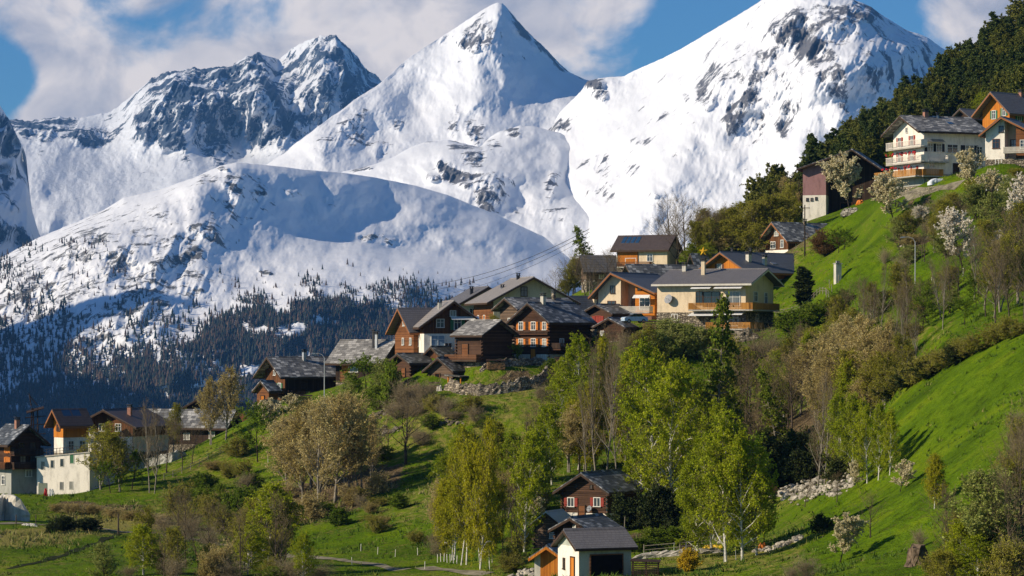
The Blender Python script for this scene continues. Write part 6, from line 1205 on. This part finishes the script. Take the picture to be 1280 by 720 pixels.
T('shrub', [(222, 646, 46, 40), (262, 650, 34, 40), (232, 662, 36, 44), (275, 668, 36, 44), (300, 676, 30, 44)], 'olive-brown scrub on the slope at left', 'olive-brown scrub at left')
T('shrub_pale', [(70, 640, 12, 26), (90, 642, 14, 30), (115, 643, 14, 34), (140, 646, 12, 34), (165, 650, 13, 36), (188, 654, 13, 30), (205, 655, 14, 30)], 'clump of dry straw-coloured brush on the bank above the lower-left path', 'straw-coloured brush')
# -- centre: yellow birches and young trees
T('birch', [(583, 706, 172, 52), (600, 712, 184, 50), (568, 700, 132, 46), (612, 704, 120, 40), (556, 690, 90, 36)], 'yellow-green birch with white stem in the group left of centre', 'yellow-green birches left of centre')
T('bare', [(628, 700, 110, 40), (640, 690, 96, 46), (618, 680, 84, 40), (648, 704, 84, 36)], 'leafless tree behind the yellow-green birches', 'bare trees behind the yellow-green birches')
T('lime', [(655, 690, 150, 54), (672, 640, 110, 50), (690, 606, 100, 50), (648, 650, 110, 50)], 'light green slender tree between the birches and the lower hamlet', 'light green trees above the hamlet')
T('bud', [(712, 590, 84, 54), (655, 636, 90, 46), (730, 590, 80, 46)], 'beige budding tree between the birches and the lower hamlet', 'budding trees above the hamlet')
T('bare_tall', [(745, 596, 168, 44), (758, 600, 186, 44), (771, 598, 178, 46), (780, 596, 150, 40), (733, 596, 120, 36)], 'tall dark-stemmed leafless tree in the close group above the lower hamlet', 'tall leafless trees above the hamlet')
T('bare', [(760, 484, 80, 74), (785, 478, 70, 50)], 'dense leafless crown in front of the low dark sheds', 'leafless crowns before the dark sheds')
T('lime', [(818, 640, 212, 90), (842, 650, 196, 84), (800, 622, 160, 66), (858, 610, 160, 66), (790, 590, 110, 50)], 'tall lime-green tree with pale stem at the centre right', 'tall lime-green trees right of centre')
T('birch', [(800, 590, 150, 60), (822, 580, 140, 60)], 'golden-green birch crown at the top of the lime-green group', 'golden-green birches in the lime group')
T('larch', [(888, 600, 226, 88)], 'tall larch with layered level branches in front of the beige balcony house')
T('larch', [(976, 590, 128, 60)], 'smaller dark larch in the hollow below the beige balcony house')
T('lime', [(908, 702, 186, 74), (928, 700, 172, 74), (890, 690, 148, 64), (946, 694, 140, 60), (872, 698, 120, 56), (900, 640, 140, 60)], 'bright green birch with slim white stems beside the meadow edge', 'bright green birches beside the meadow')
T('apple', [(880, 640, 90, 60), (955, 680, 80, 50), (936, 650, 110, 60)], 'darker green tree inside the bright birch group', 'darker green trees in the birch group')
T('bare', [(938, 560, 118, 70), (962, 545, 110, 66), (925, 520, 92, 60), (945, 600, 100, 60), (990, 540, 110, 60), (915, 500, 60, 50)], 'brown leafless tree below the beige balcony house', 'brown leafless trees below the balcony house')
T('bare_tall', [(1022, 612, 152, 52), (1030, 614, 140, 46)], 'silver-grey leafless tree with forked stems above the white boulder wall', 'silver-grey bare trees above the boulders')
T('shrub_dark', [(960, 600, 50, 60), (990, 600, 60, 60), (935, 610, 50, 56), (1006, 606, 44, 50), (975, 612, 36, 50), (1050, 604, 40, 44), (1010, 580, 36, 50)], 'dark evergreen bush in the shaded hollow', 'dark bushes in the hollow')
T('spruce', [(1000, 604, 66, 50), (962, 598, 60, 50)], 'dark spruce in the shaded hollow above the white boulders', 'spruces in the shaded hollow')
T('lime', [(1052, 600, 110, 40), (1068, 604, 112, 40), (1084, 604, 104, 38), (1098, 600, 96, 34), (1112, 594, 84, 28), (1040, 590, 90, 40)], 'slim light green birch in the row at the shadow edge of the meadow', 'slim birches at the meadow edge')
T('shrub_rust', [(958, 626, 22, 30)], 'small orange-leaved bush beside the white boulder wall')
T('bud', [(1012, 500, 84, 56), (1034, 506, 100, 60), (1056, 506, 112, 62), (1076, 500, 106, 60), (1094, 492, 94, 54), (1112, 486, 86, 50), (1000, 520, 92, 54), (1046, 530, 90, 56), (1022, 540, 84, 50)], 'beige budding tree in the long belt left of the right-hand meadow', 'belt of beige budding trees')
T('olive', [(1068, 528, 92, 54), (1040, 560, 84, 54), (1088, 520, 80, 50), (1008, 470, 60, 50), (1106, 510, 70, 44), (1130, 484, 66, 40), (990, 480, 64, 50), (1028, 470, 66, 46)], 'olive budding tree in the belt left of the right-hand meadow', 'belt of olive budding trees')
T('bare_tall', [(1114, 482, 130, 36), (1132, 474, 110, 34), (1092, 470, 120, 36), (1145, 470, 84, 34)], 'thin leafless tree standing above the meadow belt', 'thin leafless trees above the belt')
T('shrub', [(1125, 490, 34, 50), (1145, 480, 32, 50), (1165, 470, 32, 50), (1185, 460, 30, 50), (1205, 450, 30, 48), (1225, 440, 28, 46), (1245, 430, 30, 46), (1265, 424, 30, 46), (1105, 506, 34, 50), (1085, 516, 32, 46)], 'scrubby bush in the hedge along the upper edge of the meadow', 'hedge along the meadow edge')
T('shrub_dark', [(1135, 486, 26, 44), (1160, 474, 26, 44), (1195, 456, 24, 40), (1110, 500, 30, 44)], 'dark bush in the hedge along the upper edge of the meadow', 'dark hedge bushes along the meadow edge')
T('apple', [(1158, 404, 44, 58)], 'small gnarled apple tree with dark trunk on the right-hand slope')
T('pale', [(1188, 392, 30, 38)], 'low twisted fruit tree right of the gnarled apple tree')
T('blossom', [(1203, 336, 76, 56)], 'pink-white blossoming tree on the bank above the apple tree')
T('blossom', [(1276, 296, 86, 60)], 'large white blossoming tree cut by the right edge')
T('blossom_old', [(1062, 262, 72, 62)], 'big cream blossoming tree in front of the mauve barn')
T('blossom_old', [(1117, 279, 64, 60)], 'round cream blossoming tree with dark trunk right of the mauve barn')
T('blossom_old', [(1222, 246, 60, 54), (1240, 262, 50, 44)], 'faded cream-blossoming tree below the tall white house', 'faded blossom trees below the white house')
T('pale', [(1240, 300, 60, 50), (1220, 275, 44, 44), (1262, 270, 50, 40)], 'pale olive-green tree on the slope below the stone gable', 'pale olive trees below the stone gable')
T('bare', [(1262, 410, 120, 56), (1244, 404, 110, 50), (1280, 400, 130, 60), (1230, 350, 66, 40), (1255, 340, 84, 50), (1275, 340, 80, 50), (1232, 396, 70, 40)], 'leafless tree in the thicket at the right edge above the meadow', 'thicket of bare trees at the right edge')
T('olive', [(1250, 390, 92, 54), (1272, 380, 90, 54), (1238, 330, 56, 40), (1216, 262, 40, 36), (1265, 322, 70, 50), (1280, 250, 40, 40)], 'olive budding tree in the thicket at the right edge', 'thicket of olive trees at the right edge')
T('shrub_bare', [(1150, 276, 22, 34), (1170, 270, 24, 34), (1190, 262, 26, 34), (1160, 290, 20, 30), (1180, 280, 22, 30), (1136, 282, 14, 24), (1105, 330, 22, 24), (1200, 268, 26, 34)], 'thin leafless shrub on the grass below the tall white house', 'thin shrubs below the tall white house')
T('blossom', [(1153, 283, 26, 28)], 'small pinkish-white blossoming bush on the grass below the lane')
# -- behind and around the village
T('bare', [(828, 338, 60, 50), (846, 340, 66, 50), (838, 324, 84, 62), (856, 322, 82, 56), (874, 318, 66, 50), (822, 322, 56, 40), (892, 314, 60, 50), (908, 306, 52, 44), (846, 330, 70, 50), (925, 306, 50, 44)], 'grey-brown leafless tree behind the solar-panelled house', 'leafless trees behind the solar roof')
T('olive', [(935, 312, 60, 50), (955, 306, 62, 50), (975, 302, 60, 46), (918, 318, 44, 44), (990, 300, 50, 40), (945, 322, 44, 50)], 'olive budding tree below the pine forest above the blue-grey roofs', 'olive trees below the pine forest')
T('lime', [(866, 336, 32, 32), (880, 334, 30, 30), (990, 280, 34, 22), (1120, 218, 40, 24)], 'fresh lime-green tree on the slope behind the houses', 'fresh green trees behind the houses')
T('bud', [(903, 322, 30, 38)], 'small round cream-coloured tree behind the slate roofs')
T('larch', [(737, 352, 72, 46)], 'lone larch against the snow left of the solar-panelled house')
T('bare', [(622, 372, 50, 36), (640, 370, 52, 34), (660, 366, 56, 40), (694, 362, 48, 36), (708, 362, 52, 36), (680, 366, 44, 36), (728, 360, 56, 40)], 'leafless tree against the snow behind the old village roofs', 'leafless trees behind the village roofs')
T('olive', [(655, 366, 44, 30), (716, 356, 46, 34)], 'budding tree against the snow behind the old village roofs', 'budding trees behind the village roofs')
T('bare', [(745, 386, 72, 44), (760, 372, 62, 44), (775, 366, 60, 44), (732, 380, 66, 40), (752, 400, 56, 36)], 'brown leafless tree left of the solar-panelled house', 'bare trees left of the solar roof')
T('cypress', [(1004, 386, 52, 26)], 'dense dark conical evergreen beside the blue-grey roofed chalet')
T('shrub_green', [(985, 414, 26, 44), (1003, 412, 24, 40), (1020, 404, 26, 44), (1038, 396, 24, 40), (1052, 384, 22, 36), (1000, 424, 20, 40)], 'bright green bush on the bank right of the beige balcony house', 'green bushes right of the balcony house')
T('pale', [(838, 450, 52, 50), (856, 452, 48, 48), (872, 450, 42, 40), (826, 458, 44, 40)], 'pale green leafy bush below the beige balcony house', 'pale bushes below the balcony house')
T('olive', [(882, 448, 40, 40), (897, 452, 38, 36), (810, 462, 56, 40), (798, 464, 50, 36)], 'olive bush on the slope below the balcony house', 'olive bushes below the balcony house')
T('shrub_bare', [(910, 450, 28, 40), (925, 454, 28, 40), (945, 450, 28, 40), (965, 446, 30, 40), (780, 440, 28, 36), (705, 476, 16, 26)], 'leafless shrub below the terrace of the balcony house', 'bare shrubs below the terrace')
T('apple', [(646, 452, 24, 22)], 'small bright green sapling at the corner of the shuttered chalet')
T('shrub_green', [(690, 466, 18, 24), (682, 468, 14, 18)], 'small green bush at the end of the curved stone wall', 'small bushes at the stone wall')
T('shrub_rust', [(1032, 320, 34, 46)], 'rust-red budding shrub in front of the long slate roof below the mauve barn')
T('apple', [(1048, 316, 30, 34), (1056, 312, 26, 26)], 'small green tree beside the low black-fronted shed', 'small green trees beside the black shed')
T('blossom_old', [(344, 520, 22, 34), (358, 518, 26, 38)], 'cream flowering bush under the dark chalet on the brow', 'flowering bushes on the brow')
# -- lower hamlet and lower right meadow
T('shrub_dark', [(782, 662, 46, 44), (822, 664, 60, 50), (836, 664, 54, 40), (806, 660, 30, 34)], 'dark bushy evergreen right of the red-shuttered log house', 'dark bushes right of the log house')
T('shrub_green', [(840, 682, 24, 50), (862, 676, 22, 50), (820, 684, 24, 40), (800, 690, 18, 40), (745, 616, 18, 40), (812, 690, 16, 40)], 'green garden bush right of the lower hamlet', 'green garden bushes of the hamlet')
T('forsythia', [(860, 714, 28, 28)], 'bright yellow forsythia in the grass right of the chapel')
T('blossom_old', [(672, 650, 34, 32)], 'pale flowering small tree left of the lower log house')
T('shrub', [(650, 690, 30, 40), (642, 706, 26, 40), (636, 716, 24, 40), (676, 640, 26, 30)], 'olive scrub left of the lower hamlet', 'scrub left of the hamlet')
T('blossom_old', [(1050, 703, 62, 56)], 'white blossoming fruit tree alone at the bottom of the right-hand meadow')
T('blossom_old', [(1125, 615, 40, 40)], 'neat round cream-flowered tree high in the lower meadow')
T('blossom_old', [(1073, 610, 34, 26)], 'small pale-flowered tree right of the white boulder wall')
T('bare', [(1088, 672, 62, 50)], 'gnarled nearly leafless fruit tree between the two blossoming ones')
T('bare', [(1006, 634, 36, 34), (1046, 628, 40, 36)], 'small leafless fruit tree in front of the white boulder wall', 'leafless fruit trees at the boulders')
T('birch', [(1168, 636, 68, 30)], 'small yellow birch with two white stems on the open meadow')
T('shrub_dark', [(1027, 668, 26, 30)], 'low dark bush left of the gnarled fruit tree')
T('shrub_bare', [(1150, 684, 26, 26)], 'leafless shoots growing above the tree stump')
T('pale', [(1238, 724, 138, 108)], 'large spreading tree with fresh pale green leaves at the bottom right')
T('lime', [(1200, 734, 84, 60), (1222, 740, 70, 60)], 'yellow-green young tree left of the large pale green tree', 'yellow-green trees at the bottom right')
T('bare', [(1278, 716, 190, 90), (1262, 726, 150, 70), (1268, 650, 120, 70), (1290, 640, 180, 80)], 'grey leafless tree in the tangle at the right edge of the meadow', 'leafless tangle at the right edge')
T('shrub', [(1175, 728, 40, 50), (1255, 740, 70, 60), (1275, 736, 60, 50), (1270, 600, 46, 50), (1280, 560, 40, 50), (1188, 735, 50, 50)], 'olive brush around the large tree at the bottom right', 'olive brush at the bottom right')
T('shrub_bare', [(1280, 590, 60, 50), (1270, 540, 30, 40), (1010, 726, 34, 40), (990, 728, 24, 30), (1262, 690, 60, 50), (1290, 690, 80, 60), (1276, 736, 66, 50)], 'leafless grey brush along the lower right edge', 'bare brush along the lower right edge')
# -- the thick belts of young growth between the village and the meadow, and on the right-hand slope
def belt(spine, n, kinds, spread, label, group, seed):
    rs = np.random.RandomState(seed); xs = [p[0] for p in spine]
    for i in range(n):
        x = rs.uniform(xs[0], xs[-1]); y = np.interp(x, xs, [p[1] for p in spine]) + rs.uniform(-1, 1) * spread; k, h0, h1, w = kinds[rs.randint(len(kinds))]
        h = rs.uniform(h0, h1); tree(k, x, y, h, label % {'bare_tall': 'thin leafless tree', 'bare': 'leafless tree', 'bud': 'beige budding tree', 'olive': 'olive budding tree', 'lime': 'light green tree', 'birch': 'yellow-green tree', 'apple': 'leafy green tree', 'pale': 'pale green tree', 'shrub': 'olive bush', 'shrub_bare': 'leafless bush', 'shrub_pale': 'beige bush', 'shrub_green': 'green bush', 'shrub_dark': 'dark bush'}[k], group + ' (' + k.replace('_', ' ') + ')', wpx=w * rs.uniform(.8, 1.25))
belt([(1000, 470), (1060, 440), (1120, 410), (1200, 395), (1285, 375)], 44, [('olive', 40, 80, 40), ('bare', 45, 85, 40), ('bud', 40, 76, 40), ('bare_tall', 60, 100, 30), ('shrub', 20, 34, 40), ('apple', 34, 50, 36)], 26, '%s in the loose thicket across the right-hand slope', 'thicket on the right-hand slope', 71)
belt([(1120, 330), (1180, 300), (1285, 250)], 26, [('olive', 30, 54, 34), ('bare', 30, 60, 30), ('pale', 24, 44, 34), ('shrub_bare', 16, 28, 34), ('shrub_pale', 14, 24, 30)], 26, '%s on the grass between the tall white house and the lone street lamp', 'growth below the tall white house', 72)
belt([(900, 535), (960, 520), (1040, 515), (1110, 500)], 30, [('bud', 60, 96, 46), ('bare', 60, 100, 48), ('olive', 54, 90, 44), ('lime', 60, 90, 40)], 34, '%s in the dense wood below the beige balcony house', 'wood below the balcony house', 73)
belt([(700, 560), (760, 565), (830, 580), (900, 590)], 22, [('lime', 80, 130, 48), ('birch', 80, 130, 44), ('bare', 70, 110, 46), ('bud', 70, 100, 44), ('olive', 60, 90, 44)], 34, '%s in the wood between the curved stone wall and the lower hamlet', 'wood above the lower hamlet', 74)
belt([(545, 660), (620, 640), (665, 600)], 17, [('olive', 60, 100, 46), ('bare', 70, 110, 44), ('lime', 70, 110, 44), ('birch', 80, 120, 40), ('bud', 60, 90, 40)], 30, '%s around the yellow-green birches left of the hamlet', 'wood around the left birches', 75)
belt([(150, 716), (260, 708), (380, 716)], 14, [('bare', 46, 80, 40), ('lime', 44, 80, 44), ('olive', 40, 70, 42), ('shrub', 20, 36, 42), ('shrub_green', 20, 34, 42)], 16, '%s in the undergrowth at the bottom left', 'undergrowth at the bottom left', 76)
belt([(930, 600), (1000, 590), (1060, 590)], 12, [('shrub_dark', 30, 56, 50), ('olive', 50, 90, 44), ('bare', 60, 100, 44)], 14, '%s in the shaded hollow above the white boulders', 'growth in the shaded hollow', 77)
belt([(1180, 725), (1240, 700), (1290, 640)], 18, [('olive', 50, 96, 50), ('bare', 70, 140, 56), ('shrub', 30, 50, 50), ('pale', 50, 90, 54)], 22, '%s in the tangled corner at the bottom right', 'tangle at the bottom right', 78)
belt([(470, 560), (560, 530), (640, 530), (720, 510)], 22, [('shrub_bare', 12, 26, 30), ('shrub', 12, 24, 30), ('shrub_green', 10, 20, 26), ('bare', 30, 50, 34)], 22, '%s scattered on the grass below the curved stone wall', 'scrub below the curved stone wall', 79)
belt([(240, 600), (330, 610), (470, 650), (560, 680)], 26, [('shrub_pale', 12, 24, 30), ('shrub', 12, 26, 34), ('shrub_green', 12, 24, 30), ('shrub_bare', 14, 26, 30)], 24, '%s dotted over the rough slope left of centre', 'scrub on the rough slope left of centre', 80)
belt([(560, 362), (620, 362), (720, 355)], 9, [('bare', 30, 50, 30), ('olive', 26, 40, 26)], 3, '%s on the skyline behind the old village', 'skyline trees behind the old village', 81)
belt([(865, 326), (920, 308), (985, 290)], 30, [('olive', 40, 62, 38), ('bare', 44, 66, 38), ('olive', 34, 56, 34), ('bud', 34, 50, 32)], 9, '%s at the foot of the pine forest above the blue-grey roofs', 'foot of the pine forest', 82)
# -- tufts of coarse grass and weeds over the slopes: uncountable ground cover
def tufts():
    rs = np.random.RandomState(8); n = 52000; px = rs.uniform(-20, 1300, n); Y = rs.uniform(205, 500, n); x = (px - 640) / FOC * Y; z = ground(x, Y); py = HOR - FOC * z / Y
    nn = fbm(x / 9, Y / 9, 4, 300) + .5 * fbm(x / 2.5, Y / 2.5, 3, 301); zone = spot_field(px, py, DRY, 211) + spot_field(px, py, EARTH, 201)
    open_ = spot_field(px, py, [(1180, 600, 130, 130, -30, 1), (1200, 480, 100, 50, -20, 1)], 5)
    keep = (rs.rand(n) < np.clip(.14 + nn * 1.4 + zone * .35 - open_ * .55, .015, .9)) & (py < 730)
    x, Y, z, nn, zone = x[keep], Y[keep], z[keep], nn[keep], zone[keep]; n = len(x); K = 7
    C = np.stack([x, Y, z - .05], 1)[:, None, :] + rs.randn(n, K, 3) * np.array([.20, .20, .0]); h = (.16 + .42 * rs.rand(n, 1) ** 2) * (1 + .8 * np.clip(zone, 0, 1))[:, None] * (.5 + .8 * rs.rand(n, K)); az = rs.rand(n, K) * 6.28; w = .035 + .06 * rs.rand(n, K)
    d = np.stack([np.cos(az), np.sin(az), 0 * az], -1); lean = rs.randn(n, K, 3) * np.array([.5, .5, 0]) * h[..., None]; tip = C + lean; tip[..., 2] += h
    V = np.stack([C - d * w[..., None], C + d * w[..., None], tip], 2).reshape(-1, 3); F = np.arange(n * K * 3).reshape(-1, 3)
    t = np.clip(.22 + .55 * zone[:, None] + .3 * rs.randn(n, 1) * .6 + .12 * rs.randn(n, K), 0, 1); tt = np.repeat(t.ravel(), 3)
    m, nt, b = newmat('coarse_grass'); N = NT(nt); N.link(N.ramp(N.attr('tint'), [(0, (.040, .085, .006)), (.35, (.085, .15, .010)), (.6, (.17, .17, .035)), (1, (.34, .28, .13))]), b.inputs['Base Color'])
    tag(mesh_obj('coarse_grass', V, F, m, attr={'tint': tt}), 'tufts of coarse grass and dry weeds over the slopes', 'grass', kind='stuff')
tufts()
print('trees', NTREE)
# ---------------------------------------------------------------- air between here and the peaks
def haze():
    x0, x1, y0, y1, z0, z1 = -9000, 9000, -600, 17000, -560, 2600
    v = [(x, y, z) for z in (z0, z1) for y in (y0, y1) for x in (x0, x1)]
    f = [(0, 2, 3, 1), (4, 5, 7, 6), (0, 1, 5, 4), (2, 6, 7, 3), (0, 4, 6, 2), (1, 3, 7, 5)]
    m = bpy.data.materials.new('air'); m.use_nodes = True; nt = m.node_tree
    for n in list(nt.nodes): nt.nodes.remove(n)
    out = nt.nodes.new('ShaderNodeOutputMaterial'); pv = nt.nodes.new('ShaderNodeVolumePrincipled')
    pv.inputs['Density'].default_value = HAZE_D; pv.inputs['Color'].default_value = (.16, .45, 1.0, 1); pv.inputs['Anisotropy'].default_value = 0.1
    nt.links.new(pv.outputs[0], out.inputs['Volume'])
    o = mesh_obj('haze', v, f, m); tag(o, kind='stuff')
HAZE_D = 3.0e-5
haze()
